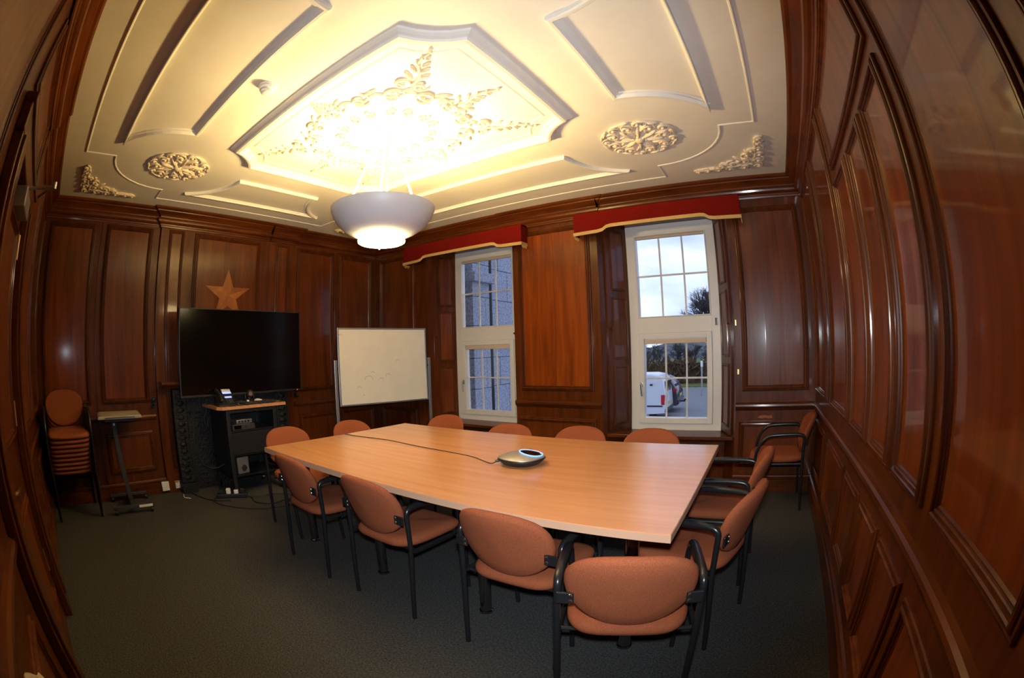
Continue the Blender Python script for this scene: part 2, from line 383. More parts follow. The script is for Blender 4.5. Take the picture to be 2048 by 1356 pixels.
# ---- north wall panels
panel(wn, PN, .095, .755, .905, 2.545); panel(wn, PN, .095, .755, .24, .635)
panel(wn, PN, 2.235, 3.04, .905, 2.545, planks=2, tilt=.0012, field='wood_pier'); panel(wn, PN, 2.20, 3.06, .24, .635)
panel(wn, PN, 4.455, 5.075, .905, 2.515, planks=3, tilt=.003); panel(wn, PN, 4.43, 5.05, .24, .645)
for (a, b, c, d) in WINS:
    for (p0, p1) in (((a, 0), (c - .025, .45)), ((b, 0), (d + .025, .45))):
        A = V((*p0, 0)); B = V((*p1, 0)); L = (B - A).length; U = (B - A) / L; N = V((-U.y, U.x, 0))
        if N.y > 0: N = -N
        cx = (a + b) / 2
        if (N.x > 0) != (A.x < cx): N = -N
        PR = (lambda A, U, N: lambda u, v, h: A + U * u + N * h + V((0, 0, v)))(A, U, N)
        lf = MB().add([PR(.09, .50, .0), PR(L - .06, .50, .0), PR(L - .06, 2.52, .0), PR(.09, 2.52, .0), PR(.09, .50, .016), PR(L - .06, .50, .016), PR(L - .06, 2.52, .016), PR(.09, 2.52, .016)],
                      [(4, 5, 6, 7), (0, 1, 5, 4), (1, 2, 6, 5), (2, 3, 7, 6), (3, 0, 4, 7)]).build('shutter_leaf', 'wood', wn)
        for (z0, z1) in ((.56, 1.14), (1.20, 1.81), (1.87, 2.48)):
            panel(lf, lift(PR, .016), .15, L - .12, z0, z1, prof=[(o * .55, h * .5) for o, h in MOULD])
        kp = PR(.115, 1.50, .016); MB().blob(kp + N * .012, .011, .011, .011).build('shutter_knob', 'iron', lf, True)
    MB().box(a - .01, b + .01, .06, .44, ZS - .045, ZS - .012, b=.004).build('window_board', 'wood_trim', wn)
    panel(wn, lift(PN, -.30), a + .06, b - .06, .16, .42, prof=MOULD_S)

for nm, u, v, w_, h_ in (('keyhole_plate', 4.418, 1.075, .016, .045), ('latch_plate', 4.405, 1.50, .012, .05)):
    MB().box(u - w_ / 2, u + w_ / 2, -.003, 0, v - h_ / 2, v + h_ / 2, b=.001).build(nm, 'brass', wn)
MB().prism([(4.60, .672), (4.625, .69), (4.66, .695), (4.70, .688), (4.735, .694), (4.742, .668), (4.70, .664), (4.685, .672), (4.64, .664)], -.001, .0006, PN).build('worn_patch', 'star_veneer', wn)
MB().box(.045, .0508, -1.7035, -1.6965, .16, 2.60).build('joint_line', 'iron', ww)

# ---- east wall panels
EP = [(-.80, -.11, .905, 2.56, 1), (-1.66, -.98, .905, 2.56, 1), (-2.14, -1.75, .90, 2.115, 1), (-2.54, -2.20, .90, 2.115, 1), (-2.945, -2.60, .90, 2.115, 1), (-2.945, -1.77, 2.175, 2.56, 1),
      (-3.60, -3.03, .905, 2.56, 1), (-4.33, -3.68, .905, 2.56, 1)]
for (a, b, c, d, k) in EP: panel(we, PE, a, b, c, d, k, field='wood_gloss')
for (a, b) in ((-.80, -.11), (-1.67, -.98), (-2.14, -1.76), (-2.545, -2.20), (-2.945, -2.605), (-3.60, -3.02), (-4.33, -3.68)): panel(we, PE, a, b, .25, .68, field='wood_gloss')

# ---- south wall panels, door with case
for (a, b) in ((.10, .98), (1.08, 1.88), (3.28, 4.05), (4.12, 5.0)):
    panel(ws, PS, a, b, .905, 2.56); panel(ws, PS, a, b, .24, .635)
panel(ws, PS, 2.05, 3.01, 2.25, 2.56)
for n_, (a, b) in enumerate(((1.97, 2.13), (2.93, 3.09))):
    MB().box(a, b, -D, -D + .045, 0, 2.04, b=.006).box(a + .03, b - .03, -D + .04, -D + .06, .12, 2.04, b=.006).build('architrave', 'wood', ws)
MB().box(1.96, 3.10, -D, -D + .045, 2.04, 2.15, b=.006).box(1.95, 3.11, -D, -D + .058, 2.14, 2.175, b=.006).build('door_head', 'wood_trim', ws)
dr = MB().box(DX0 + .004, DX1 - .004, -D - .05, -D - .008, .008, DZ - .004).build('door_3', 'wood'); struct(dr, 'panelled wood door with a metal closer and brass hinges', 'door')
DP = lift(PS, -.008)
panel(dr, DP, 2.22, 2.84, .98, 1.93); panel(dr, DP, 2.22, 2.84, .20, .72)
for z in (.28, 1.02, 1.80):
    MB().cyl((DX0 + .002, -D + .003, z), (DX0 + .002, -D + .003, z + .12), .008, 10).build('hinge', 'brass', dr, True)
MB().box(2.855, 2.90, -D - .008, -D - .002, .78, .96, b=.002).tube([(2.878, -D - .005, .88), (2.878, -D + .045, .88), (2.86, -D + .055, .88), (2.77, -D + .055, .875)], [.010, .010, .010, .008], 8).build('door_handle', 'brass', dr, True)
cb = MB().box(2.36, 2.60, -D - .01, -D + .065, 1.93, 2.02, b=.006).build('closer_body', 'aluminium', dr)
MB().box(2.46, 2.485, -D + .02, -D + .045, 2.02, 2.045).tube([(2.47, -D + .03, 2.045), (2.53, -D + .20, 2.045)], .009, 6).tube([(2.53, -D + .20, 2.055), (2.22, -D + .09, 2.09)], .008, 6).cyl((2.53, -D + .20, 2.035), (2.53, -D + .20, 2.065), .014, 10).build('closer_arm', 'aluminium', dr, True)

# ---- cornice, dado rails, baseboards
path = [(0, 0), (0, -1.368), (.05, -1.368), (.05, -3.055), (0, -3.055), (0, -D), (1.89, -D), (1.89, -D + .015), (W, -D + .015), (W, 0), (3.12, 0), (3.12, -.012), (2.165, -.012), (2.165, 0)]
CORN = [(0, .190), (.010, .187), (.014, .172), (.022, .168), (.024, .156), (.040, .150), (.055, .138), (.060, .122), (.055, .106), (.042, .095), (.030, .092), (.032, .080), (.048, .066), (.072, .050), (.090, .040), (.092, .030), (.112, .024), (.122, .012), (.122, 0)]
t_ = MB().sweep(path, CORN, PC).build('trim_1', 'wood_trim'); struct(t_, 'dark wood cornice running round the room under the ceiling', 'cornice')
for a_, b_ in (((3.172, 0), (3.167, 0)), ((.05, -1.6975), (.05, -1.7025))):
    MB().sweep([a_, b_], [(o + .001, h + .001) for o, h in CORN], PC, closed=False).build('cornice_joint', 'iron', t_)
DADO = [(.735, 0), (.742, .010), (.752, .014), (.760, .024), (.775, .030), (.790, .028), (.800, .018), (.806, 0)]
BASE = [(0, .018), (.115, .018), (.122, .024), (.135, .026), (.142, .018), (.152, .014), (.158, 0), (0, 0)]
k = 2
for nm, P, segs in (('west', PW, [(-D, -3.74), (-.685, 0)]), ('north', PN, [(0, .94), (2.165, 3.12), (4.395, W)]), ('east', PE, [(-D, 0)]), ('south', PS, [(0, 1.97), (3.09, W)])):
    for (a, b) in segs:
        r = rail('trim_%d' % k, P, a, b, DADO); k += 1
        struct(r, {'west': 'wood dado rail along the wall with the screen', 'north': 'wood dado rail between the windows', 'east': 'wood dado rail along the glossy tall-panel wall', 'south': 'wood dado rail on the wall with the door closer'}[nm], 'rail')
for nm, P, segs in (('west', PW, [(-D, -2.98), (-1.44, 0)]), ('north', PN, [(0, .94), (2.165, 3.12), (4.395, W)]), ('east', PE, [(-D, 0)]), ('south', PS, [(0, 1.97), (3.09, W)])):
    root = None
    for (a, b) in segs:
        Q = P
        m = MB(); kk = len(BASE); m.add([Q(u, v, h) for u in (a, b) for v, h in BASE], [(j, j + 1, kk + j + 1, kk + j) for j in range(kk - 1)] + [tuple(range(kk)), tuple(range(2 * kk - 1, kk - 1, -1))])
        if root is None:
            root = m.build('baseboard_' + nm, 'wood_trim'); struct(root, 'moulded wood baseboard of the %s' % {'west': 'wall behind the screen', 'north': 'window wall', 'east': 'glossy tall-panel wall', 'south': 'wall with the door closer'}[nm], 'baseboard')
        else: m.build('baseboard_length', 'wood_trim', root)

# ------------------------------------------------------------------ ceiling relief
cx, cy = W / 2, -D / 2
def ccw(path):
    a = sum(path[i - 1][0] * path[i][1] - path[i][0] * path[i - 1][1] for i in range(len(path)))
    return path if a > 0 else path[::-1]
def cpath(q): return ccw([(cx + a, cy + b) for a, b in q])
def arcpts(c, r, a0, a1, n): return [(c[0] + r * cos(a0 + (a1 - a0) * i / n), c[1] + r * sin(a0 + (a1 - a0) * i / n)) for i in range(n + 1)]
# central frame, corners cut with a hollow curve
hx, hy, ct = 1.090, .775, .235
q = []
for sx, sy in ((1, 1), (-1, 1), (-1, -1), (1, -1)):
    a = (sx * hx, sy * (hy - ct)); b = (sx * (hx - ct), sy * hy); mid = (sx * (hx - ct * .5 - .03), sy * (hy - ct * .5 - .03))
    seg = [a, (a[0] * .5 + mid[0] * .5 - sx * .012, a[1] * .5 + mid[1] * .5 - sy * .004), mid, (b[0] * .5 + mid[0] * .5 - sx * .004, b[1] * .5 + mid[1] * .5 - sy * .012), b]
    q += seg if sx * sy > 0 else seg[::-1]
CEN = [(0, 0), (.004, .012), (.020, .022), (.036, .028), (.040, .042), (.058, .046), (.070, .040), (.074, .022), (.090, .014), (.098, .004), (.104, 0)]
MB().sweep(cpath(q), CEN, PC).build('central_frame_moulding', 'plaster', cl)
MB().sweep(cpath([(a * .865, b * .82) for a, b in q]), [(0, 0), (.006, .005), (.014, .006), (.022, .003), (.026, 0)], PC).build('inner_bead', 'plaster', cl)
# four side panels whose ends curve round the medallions
mx_, my_, RR = 1.375, 1.04, .615
PAN = [(0, 0), (.002, .022), (.010, .028), (.024, .028), (.030, .020), (.036, .010), (.048, .008), (.055, 0)]
def side(axis, sgn):
    if axis == 'x': i0, i1, m0, m1 = 1.40, 1.935, mx_, my_
    else: i0, i1, m0, m1 = 1.083, 1.60, my_, mx_
    a_in = atan2(-sqrt(RR ** 2 - (i0 - m0) ** 2), i0 - m0); a_out = atan2(-sqrt(RR ** 2 - (i1 - m0) ** 2), i1 - m0)
    arc = arcpts((m0, m1), RR, a_in, a_out, 10)
    pts = arc + [(p, -q_) for p, q_ in arc[::-1]]
    pts = [(sgn * p, q_) for p, q_ in pts]
    return pts if axis == 'x' else [(q_, p) for p, q_ in pts]
for ax in 'xy':
    for sg in (1, -1):
        MB().sweep(cpath(side(ax, sg)), PAN, PC).build('side_panel_moulding', 'plaster', cl)
# outer bead
q = []
for sx, sy in ((1, 1), (-1, 1), (-1, -1), (1, -1)):
    seg = [(2.22, 1.035), (1.97, 1.035)] + arcpts((1.38, 1.035), .59, 0, pi / 2, 10)[1:-1] + [(1.38, 1.625), (1.38, 1.90)]
    seg = [(sx * a, sy * b) for a, b in seg]
    q += seg if sx * sy > 0 else seg[::-1]
MB().sweep(cpath(q), [(0, 0), (.003, .005), (.010, .0075), (.018, .005), (.021, 0)], PC).build('outer_bead', 'plaster', cl)
# scroll relief
def spiral(mb, c, r, a0, turns, r0, hand=1, n=22, base=.0):
    pts = []; rad = []
    for i in range(n + 1):
        t = i / n; rr = r * (1 - .80 * t); an = a0 + hand * 2 * pi * turns * t
        pts.append(V((c[0] + rr * cos(an), c[1] + rr * sin(an), base + .008 + .010 * t))); rad.append(r0 * (.55 + .6 * (1 - abs(2 * t - .9))))
    mb.tube(pts, rad, 6); mb.blob(pts[-1], r0 * 1.5, r0 * 1.5, r0 * 1.3, n=6, m=4)
def leafr(mb, c, ang, L, w, h=.016):
    M = Matrix.Rotation(ang, 4, 'Z'); mb.blob(V((c[0], c[1], .004)), L / 2, w / 2, h, M, n=10, m=6)
def flip(mb, ox, oy, f=1.0, rz=0.0, sx=1, sy=1):
    """relief drawn with height up -> hung from the ceiling"""
    out = MB(); out.f = mb.f
    out.v = [(ox + sx * (p[0] * cos(rz) - p[1] * sin(rz)) * f, oy + sy * (p[0] * sin(rz) + p[1] * cos(rz)) * f, H - p[2] * f) for p in mb.v]
    return out
med = MB(); rnd = random.Random(3)
for k_ in range(8):
    a = 2 * pi * k_ / 8
    leafr(med, (.10 * cos(a), .10 * sin(a)), a, .17, .036, .026)
    leafr(med, (.175 * cos(a + .2), .175 * sin(a + .2)), a + .55, .13, .030, .022)
    spiral(med, (.195 * cos(a + .40), .195 * sin(a + .40)), .052, a, 1.35, .0125, 1)
    spiral(med, (.235 * cos(a), .235 * sin(a)), .038, a + 2, 1.2, .0105, -1)
    leafr(med, (.262 * cos(a + .40), .262 * sin(a + .40)), a + 1.9, .085, .026, .018)
    leafr(med, (.135 * cos(a + .4), .135 * sin(a + .4)), a - .3, .09, .026, .020)
    med.tube([(.27 * cos(a + .1 * i), .27 * sin(a + .1 * i), .008) for i in range(7)], [.005, .009, .010, .008, .010, .009, .005], 6)
med.blob((0, 0, .012), .042, .042, .030, n=12, m=6)
for k_ in range(7): med.blob((.045 * cos(k_ * .9), .045 * sin(k_ * .9), .016), .014, .014, .014, n=6, m=4)
for sx, sy in ((1, 1), (-1, 1), (-1, -1), (1, -1)):
    flip(med, cx + sx * mx_, cy + sy * my_, 1.0, .2).build('round_medallion', 'plaster_relief', cl, 'all')
cor = MB()
for c_, r_, a_, h_ in (((.07, .07), .062, 0, 1), ((.19, .06), .060, 1, -1), ((.06, .19), .060, 2, 1), ((.31, .055), .055, 2.5, 1), ((.055, .31), .055, .3, -1), ((.42, .05), .050, 1, -1), ((.05, .42), .050, 2, 1),
                       ((.52, .045), .045, 0, 1), ((.045, .52), .045, 3, -1), ((.60, .04), .034, 0, 1), ((.04, .60), .034, 3, -1), ((.17, .17), .065, 4, 1), ((.29, .15), .05, 2, -1), ((.15, .29), .05, 5, 1), ((.38, .11), .038, 1, 1), ((.11, .38), .038, 4, -1)):
    spiral(cor, c_, r_, a_, 1.45, .0125, h_)
for c_, a_, l_ in (((.13, .11), .3, .14), ((.11, .13), 1.2, .14), ((.25, .09), -.2, .13), ((.09, .25), 1.8, .13), ((.36, .08), .1, .12), ((.08, .36), 1.5, .12), ((.47, .07), 0, .11), ((.07, .47), 1.57, .11), ((.22, .22), .8, .15), ((.34, .14), .5, .11), ((.14, .34), 1.0, .11), ((.24, .17), 2.3, .10), ((.17, .24), 2.6, .10), ((.56, .06), .4, .09), ((.06, .56), 1.2, .09)):
    leafr(cor, c_, a_, l_, .034, .022)
for sx, sy in ((1, 1), (-1, 1), (-1, -1), (1, -1)):
    flip(cor, cx + sx * 2.265, cy + sy * 1.885, 1.0, 0, -sx, -sy).build('corner_scroll', 'plaster_relief', cl, 'all')
cen = MB()
NA = 16
for k_ in range(NA):                                        # oval wreath of scrolls round the lamp
    a = 2 * pi * k_ / NA; ex, ey = .55, .46
    c_ = (ex * cos(a), ey * sin(a)); spiral(cen, c_, .075, a + k_, 1.3, .010, 1 if k_ % 2 else -1)
    leafr(cen, ((ex + .07) * cos(a + .15), (ey + .06) * sin(a + .15)), a + 1.2, .10, .024, .014)
    b_ = a + 2 * pi / NA
    cen.tube(smooth_path([(ex * cos(a) * .93, ey * sin(a) * .93, .006), (ex * 1.12 * cos(a + .2), ey * 1.12 * sin(a + .2), .010), (ex * cos(b_) * .93, ey * sin(b_) * .93, .006)], 2), .007, 6)
    spiral(cen, (.33 * cos(a), .28 * sin(a)), .045, a, 1.1, .008, -1 if k_ % 2 else 1)
for (px, py) in ((.83, .52), (-.83, .52), (.83, -.52), (-.83, -.52), (.88, 0), (-.88, 0), (0, .62), (0, -.62)):
    a = atan2(py, px); d_ = V((cos(a), sin(a))); n_ = V((-d_.y, d_.x)); tip = V((px, py)); L = .34 if px else .16
    st = tip - d_ * L
    cen.tube([(*(st + d_ * L * t + n_ * .022 * sin(t * 7)), .008) for t in [i / 9 for i in range(10)]], [.010, .010, .009, .009, .009, .008, .008, .007, .006, .004], 6)
    for t, s_ in ((.25, 1), (.25, -1), (.45, 1), (.45, -1), (.62, 1), (.62, -1), (.8, 1), (.8, -1)):
        w_ = .075 * (1.1 - t); p = st + d_ * L * t + n_ * s_ * w_ * .6; leafr(cen, p, a + s_ * .7, w_ * 1.6, w_ * .5, .016)
    for s_ in (1, -1): spiral(cen, st + n_ * s_ * .055, .05, a + pi / 2, 1.2, .009, s_)
    cen.blob((*tip, .008), .012, .012, .012, n=6, m=4)
flip(cen, cx, cy).build('central_scroll_relief', 'plaster_relief', cl, 'all')

# ------------------------------------------------------------------ windows
def window(n, a, b, c, d, label):
    """outer frame c..d, two sashes each of six panes"""
    root = empty('window_%d' % n); struct(root, label, 'window')
    def bx(name, mt, x0, x1, z0, z1, y0=YF - .05, y1=YF + .03, b_=.005, par=root): return MB().box(x0, x1, y0, y1, z0, z1, b=b_).build(name, mt, par)
    fr = MB().box(c - .04, c + .05, YF - .05, YF + .03, ZS - .02, ZT + .02, b=.006).box(d - .05, d + .04, YF - .05, YF + .03, ZS - .02, ZT + .02, b=.006)
    fr.box(c + .04, d - .04, YF - .05, YF + .03, ZT - .09, ZT + .02, b=.006).box(c + .04, d - .04, YF - .05, YF + .03, ZS - .02, ZS + .055, b=.006).build('frame', 'upvc', root)
    bx('transom', 'upvc', c + .045, d - .045, 1.445, 1.60)
    bx('sill', 'upvc', c - .04, d + .04, ZS - .045, ZS - .02, YF - .075, YF + .05)
    bx('head_vent', 'upvc', c + .10, d - .10, ZT - .05, ZT - .03, YF - .062, YF - .045, .003)
    for nm, z0, z1, x0, x1 in (('upper_sash', 1.60, 2.44, c + .05, d - .05), ('lower_sash', ZS + .055, 1.445, c + .05, d - .05)):
        lower = nm == 'lower_sash'; w = .055 if lower else .012; yo = -.012 if lower else .0
        s_ = MB().box(x0, x0 + w, YF - .055 + yo, YF + .02, z0, z1, b=.004).box(x1 - w, x1, YF - .055 + yo, YF + .02, z0, z1, b=.004)
        s_.box(x0 + w - .002, x1 - w + .002, YF - .055 + yo, YF + .02, z1 - w, z1, b=.004).box(x0 + w - .002, x1 - w + .002, YF - .055 + yo, YF + .02, z0, z0 + w, b=.004)
        so = s_.build(nm, 'upvc', root)
        g0, g1, h0, h1 = x0 + w, x1 - w, z0 + w, z1 - w
        xs = [g0, g0 + (g1 - g0) / 3, g0 + 2 * (g1 - g0) / 3, g1]; zs = [h0, (h0 + h1) / 2, h1]
        for x in xs[1:3]: MB().box(x - .009, x + .009, YF - .016, YF - .002, h0, h1, b=.003).build('glazing_bar', 'upvc', so)
        MB().box(g0, g1, YF - .0155, YF - .0025, zs[1] - .009, zs[1] + .009, b=.003).build('glazing_bar', 'upvc', so)
        for i in range(3):
            for j in range(2):
                MB().add([(xs[i] + .004, YF - .009, zs[j] + .004), (xs[i + 1] - .004, YF - .009, zs[j] + .004), (xs[i + 1] - .004, YF - .009, zs[j + 1] - .004), (xs[i] + .004, YF - .009, zs[j + 1] - .004)], [(0, 1, 2, 3)]).build('pane', 'glass', so)
        MB().box(g0 + .005, g1 - .005, YF - .05 + yo, YF - .02, h1 - (.05 if lower else .03), h1 - .002, b=.004).build('rolled_blind', 'blind', so)
        if lower:
            MB().box(x0 + .012, x0 + .036, YF - .078, YF - .066, .92, .97, b=.003).tube([(x0 + .024, YF - .078, .945), (x0 + .024, YF - .105, .945), (x0 + .026, YF - .107, .92), (x0 + .032, YF - .10, .83)], .009, 8).build('window_handle', 'aluminium', so, True)
    for z in (1.50,): MB().box(d - .012, d + .012, YF - .06, YF - .045, z, z + .07, b=.003).build('hinge', 'dark_chrome', root)
window(1, *WINS[0], 'white window looking onto the granite wall')
window(2, *WINS[1], 'white window looking onto the parked van and trees')

# ------------------------------------------------------------------ red pelmets
def pelmet(x0, x1, label):
    root = empty('window_pelmet', (x0, 0, 2.38)); tag(root, label, 'pelmet', 'red pelmets over the windows')
    w = x1 - x0; yb = -.15; zt = 2.60 - 2.38
    bot = [(0, .012), (.24, .018), (.29, .026), (.33, .052), (.37, .058), (w - .37, .058), (w - .33, .052), (w - .29, .026), (w - .24, .018), (w, .012)]
    def strip(y0, y1, lo, hi, name, mt):
        mb = MB(); n = len(lo)
        vs_ = [(x, y, z) for y in (y0, y1) for x, z in lo] + [(x, y, z) for y in (y0, y1) for x, z in hi]
        f = []
        for i in range(n - 1):
            f += [(i, i + 1, 2 * n + i + 1, 2 * n + i), (n + i, 3 * n + i, 3 * n + i + 1, n + i + 1), (i, n + i, n + i + 1, i + 1), (2 * n + i, 2 * n + i + 1, 3 * n + i + 1, 3 * n + i)]
        f += [(0, 2 * n, 3 * n, n), (n - 1, 2 * n - 1, 4 * n - 1, 3 * n - 1)]
        return mb.add(vs_, f).build(name, mt, root)
    strip(yb, yb + .012, bot, [(x, zt) for x, z in bot], 'valance', 'velvet')
    strip(yb - .006, yb - .0005, [(x, z - .008) for x, z in bot], [(x, z + .024) for x, z in bot], 'gold_braid', 'gold_braid')
    for nm, xx in (('side_return', 0), ('side_return', w - .012)):
        MB().box(xx, xx + .012, yb + .012, -.03, .012, zt).build(nm, 'velvet', root)
    MB().box(0, w, yb + .012, -.03, zt - .012, zt).build('top_board', 'velvet', root)
    for s_, xx in ((-1, 0), (1, w)):
        MB().box(xx - .006 if s_ < 0 else xx + .0005, xx - .0005 if s_ < 0 else xx + .006, yb - .004, -.03, .004, .036).build('braid_return', 'gold_braid', root)
        mb = MB()
        for k_ in range(5): mb.tube([(xx, yb + .02 + k_ * .02, .006), (xx + .003, yb + .02 + k_ * .02, -.018 - .008 * (k_ % 2))], [.005, .003], 5)
        mb.build('fringe', 'gold_braid', root)
pelmet(.69, 2.365, 'red velvet pelmet with gold braid over the window facing the granite wall')
pelmet(2.95, 4.545, 'red velvet pelmet with gold braid over the window facing the van')

# ------------------------------------------------------------------ pendant lamp
lp = empty('pendant_lamp', (cx, cy, 2.0)); tag(lp, 'large white bowl pendant lamp hung on four rods from the ceiling', 'lamp')
prof_o = [(.148, .045), (.175, .055), (.215, .074), (.255, .101), (.290, .136), (.315, .174), (.330, .210), (.334, .232)]
prof = prof_o + [(r - .006, z) for r, z in prof_o[::-1]]
MB().lathe(prof, 64).build('bowl', 'lamp_white', lp, True)
MB().lathe([(.001, .0), (.09, .0), (.135, .004), (.148, .012), (.150, .022), (.142, .034), (.132, .046), (.120, .05)], 48).build('diffuser', 'diffuser', lp, True)
for k_ in range(4):
    a = RAD(144) + k_ * pi / 2
    MB().cyl((.262 * cos(a), .262 * sin(a), .125), (.045 * cos(a), .045 * sin(a), H - 2.0 - .03), .0085, 10).build('rod', 'lamp_rod', lp, True)
    MB().cyl((.118 * cos(a), .118 * sin(a), -.008), (.118 * cos(a), .118 * sin(a), .004), .006, 8).build('screw', 'chrome', lp, True)
MB().lathe([(.001, H - 2.0 - .035), (.07, H - 2.0 - .03), (.085, H - 2.0 - .012), (.085, H - 2.0)], 24).build('ceiling_cup', 'lamp_rod', lp, True)
for k_ in range(2):
    s_ = -1 if k_ else 1
    bl = bpy.data.lights.new('lamp_bulb', 'POINT'); bl.energy = LAMP_UP / 2; bl.color = WARM; bl.shadow_soft_size = .045
    bo = bpy.data.objects.new('lamp_bulb', bl); COL.objects.link(bo); bo.parent = lp; bo.location = (s_ * .085, s_ * .05, .192)
    MB().cyl((s_ * .085, s_ * .05, .055), (s_ * .085, s_ * .05, .135), .018, 10).build('lamp_holder', 'lamp_white', lp)

# ------------------------------------------------------------------ smoke detector
sd = empty('smoke_detector', (2.585, -3.165, H)); tag(sd, 'small white round smoke detector on the ceiling', 'smoke detector')
MB().lathe([(.001, -.012), (.05, -.012), (.055, -.006), (.055, 0)], 28).build('base', 'white_plastic', sd, True)
MB().lathe([(.001, -.052), (.026, -.052), (.034, -.046), (.036, -.034), (.046, -.028), (.048, -.013), (.02, -.012)], 28).build('head', 'white_plastic', sd, True)

# ------------------------------------------------------------------ conference table
TZ = .735
tb = empty('conference_table', (3.143, -2.054, 0)); tag(tb, 'long beech conference table on round metal legs', 'table')
hxT, hyT = 1.243, .676
outl = [(-hxT, -hyT), (hxT, -hyT), (hxT, hyT), (-hxT, hyT)]
MB().prism([(x * .9985, y * .9985) for x, y in outl], TZ - .004, TZ).build('table_top', 'beech', tb)
MB().prism(outl, TZ - .032, TZ - .0035).build('edge_band', 'beech_edge', tb)
for ly in (-.376, .376):
    for lx in (1.93, 2.675, 3.433, 4.17):
        MB().lathe([(.001, 0), (.036, 0), (.036, .012), (.030, .016), (.030, .68), (.05, .685), (.05, .7025), (.001, .7025)], 20, c=(lx - 3.143, ly, 0)).build('leg', 'dark_chrome', tb, True)
for ly in (-.376, .376): MB().box(1.95 - 3.143, 4.15 - 3.143, ly - .012, ly + .012, .655, .70).build('apron_rail', 'black_metal', tb)

# ------------------------------------------------------------------ chairs
def chair_proto():
    t = empty('armchair')
    # seat: rounded square, domed, curved rear edge
    n = 40; rings = []
    def sq(k, rx, ry, z, fall=0.0):
        pts = []
        for j in range(n):
            a = 2 * pi * j / n; c_, s_ = cos(a), sin(a); e = .42
            x = rx * (abs(c_) ** e) * (1 if c_ >= 0 else -1); y = ry * (abs(s_) ** (e if s_ > 0 else .62)) * (1 if s_ >= 0 else -1)
            zz = z - fall * max(0, y / ry) ** 3
            pts.append(V((x * (1.0 + .03 * y / ry), y, zz)))
        return pts
    lv = [(.20, .215, .392), (.214, .229, .398), (.219, .234, .412), (.217, .232, .428), (.205, .220, .440), (.175, .19, .447), (.10, .11, .449), (.02, .02, .450)]
    vs_ = []; fs_ = []
    for rx, ry, z in lv: vs_ += sq(n, rx, ry, z, .012 if z > .42 else 0)
    for i in range(len(lv) - 1):
        for j in range(n): fs_.append((i * n + j, i * n + (j + 1) % n, (i + 1) * n + (j + 1) % n, (i + 1) * n + j))
    fs_ += [tuple(range(n - 1, -1, -1)), tuple(range((len(lv) - 1) * n, len(lv) * n))]
    MB().add(vs_, fs_).build('seat', 'fabric', t, 'all')
    # backrest: oval pad, leaning back, gently curved round the sitter
    ln = RAD(20); ctr = V((0, -.256, .600)); upv = V((0, -sin(ln), cos(ln))); nv = V((0, cos(ln), sin(ln)))
    vs_ = []; fs_ = []; hw, hh = .212, .166
    lay = [(.90, -.019), (.965, -.013), (1.0, 0.0), (.965, .013), (.90, .020), (.6, .026), (.05, .028)]
    lay = [(.05, -.021), (.6, -.021)] + lay
    for f_, h_ in lay:
        for j in range(n):
            a = 2 * pi * j / n; c_, s_ = cos(a), sin(a)
            x = hw * f_ * (abs(c_) ** .86) * (1 if c_ >= 0 else -1); v_ = hh * f_ * (abs(s_) ** (.84 if s_ > 0 else .98)) * (1 if s_ >= 0 else -1)
            cv = .050 * (x / hw) ** 2
            vs_.append(ctr + V((x, 0, 0)) + upv * v_ + nv * (h_ + cv - .012))
    for i in range(len(lay) - 1):
        for j in range(n): fs_.append((i * n + j, i * n + (j + 1) % n, (i + 1) * n + (j + 1) % n, (i + 1) * n + j))
    fs_ += [tuple(range(n - 1, -1, -1)), tuple(range((len(lay) - 1) * n, len(lay) * n))]
    MB().add(vs_, fs_).build('backrest', 'fabric', t, 'all')
    for s_ in (-1, 1):
        x = s_ * .232
        MB().tube([(s_ * .222, -.232, 0), (x, -.208, .40), (x, -.214, .565)], [.0115, .0125, .0125], 10).build('leg', 'black_metal', t, True)
        arm = smooth_path([(x, -.214, .560), (x, -.216, .604), (x, -.175, .622), (x, .01, .618), (x, .085, .610), (x, .142, .560), (x, .175, .49), (x, .184, .44)], 2)
        MB().tube(arm, [.0125 + .005 * max(0, 1 - abs(i / (len(arm) - 1) - .42) * 3.2) for i in range(len(arm))], 10).build('armrest', 'black_metal', t, True)
        MB().tube([(x, .183, .445), (x, .187, .38), (s_ * .224, .212, 0)], [.0125, .0125, .0115], 10).build('leg', 'black_metal', t, True)
        MB().tube([(x, -.204, .388), (x, .185, .386)], .010, 8).build('side_rail', 'black_metal', t, True)
        b_ = MB().box(min(x, s_ * .176), max(x, s_ * .176), -.246, -.236, .538, .582, b=.003).build('bracket', 'black_metal', t)
        for z in (.549, .571): MB().lathe([(.0005, .004), (.006, .0035), (.0075, 0)], 12, M=Matrix.Translation((s_ * .187, -.2465, z)) @ Matrix.Rotation(pi / 2, 4, 'X')).build('screw', 'chrome', b_, True)
    for yy in (-.17, .15): MB().tube([(-.232, yy, .384), (.232, yy, .384)], .009, 8).build('cross_rail', 'black_metal', t, True)
    return t
proto = chair_proto(); KID = kidmap(proto); used = [False]
def chair(x, y, rz, label, group, z=0.0):
    if not used[0]: c = proto; used[0] = True
    else: c = copy_tree(proto, None, KID)
    c.location = (x, y, z); c.rotation_euler = (0, 0, RAD(rz)); tag(c, label, 'chair', group); return c
G1 = 'armchairs round the conference table'
chair(2.275, -2.475, -2, 'terracotta armchair on the door side of the table, next to its screen-end corner', G1)
chair(2.965, -2.465, -1, 'terracotta armchair on the door side of the table, second from the screen end', G1)
chair(3.745, -2.475, 0, 'terracotta armchair on the door side of the table, third from the screen end', G1)
chair(4.232, -2.648, 18, 'terracotta armchair turned at an angle by the table corner furthest from screen and windows', G1)
chair(1.64, -2.262, -92, 'terracotta armchair at the screen end of the table, in front of the black rack cart', G1)
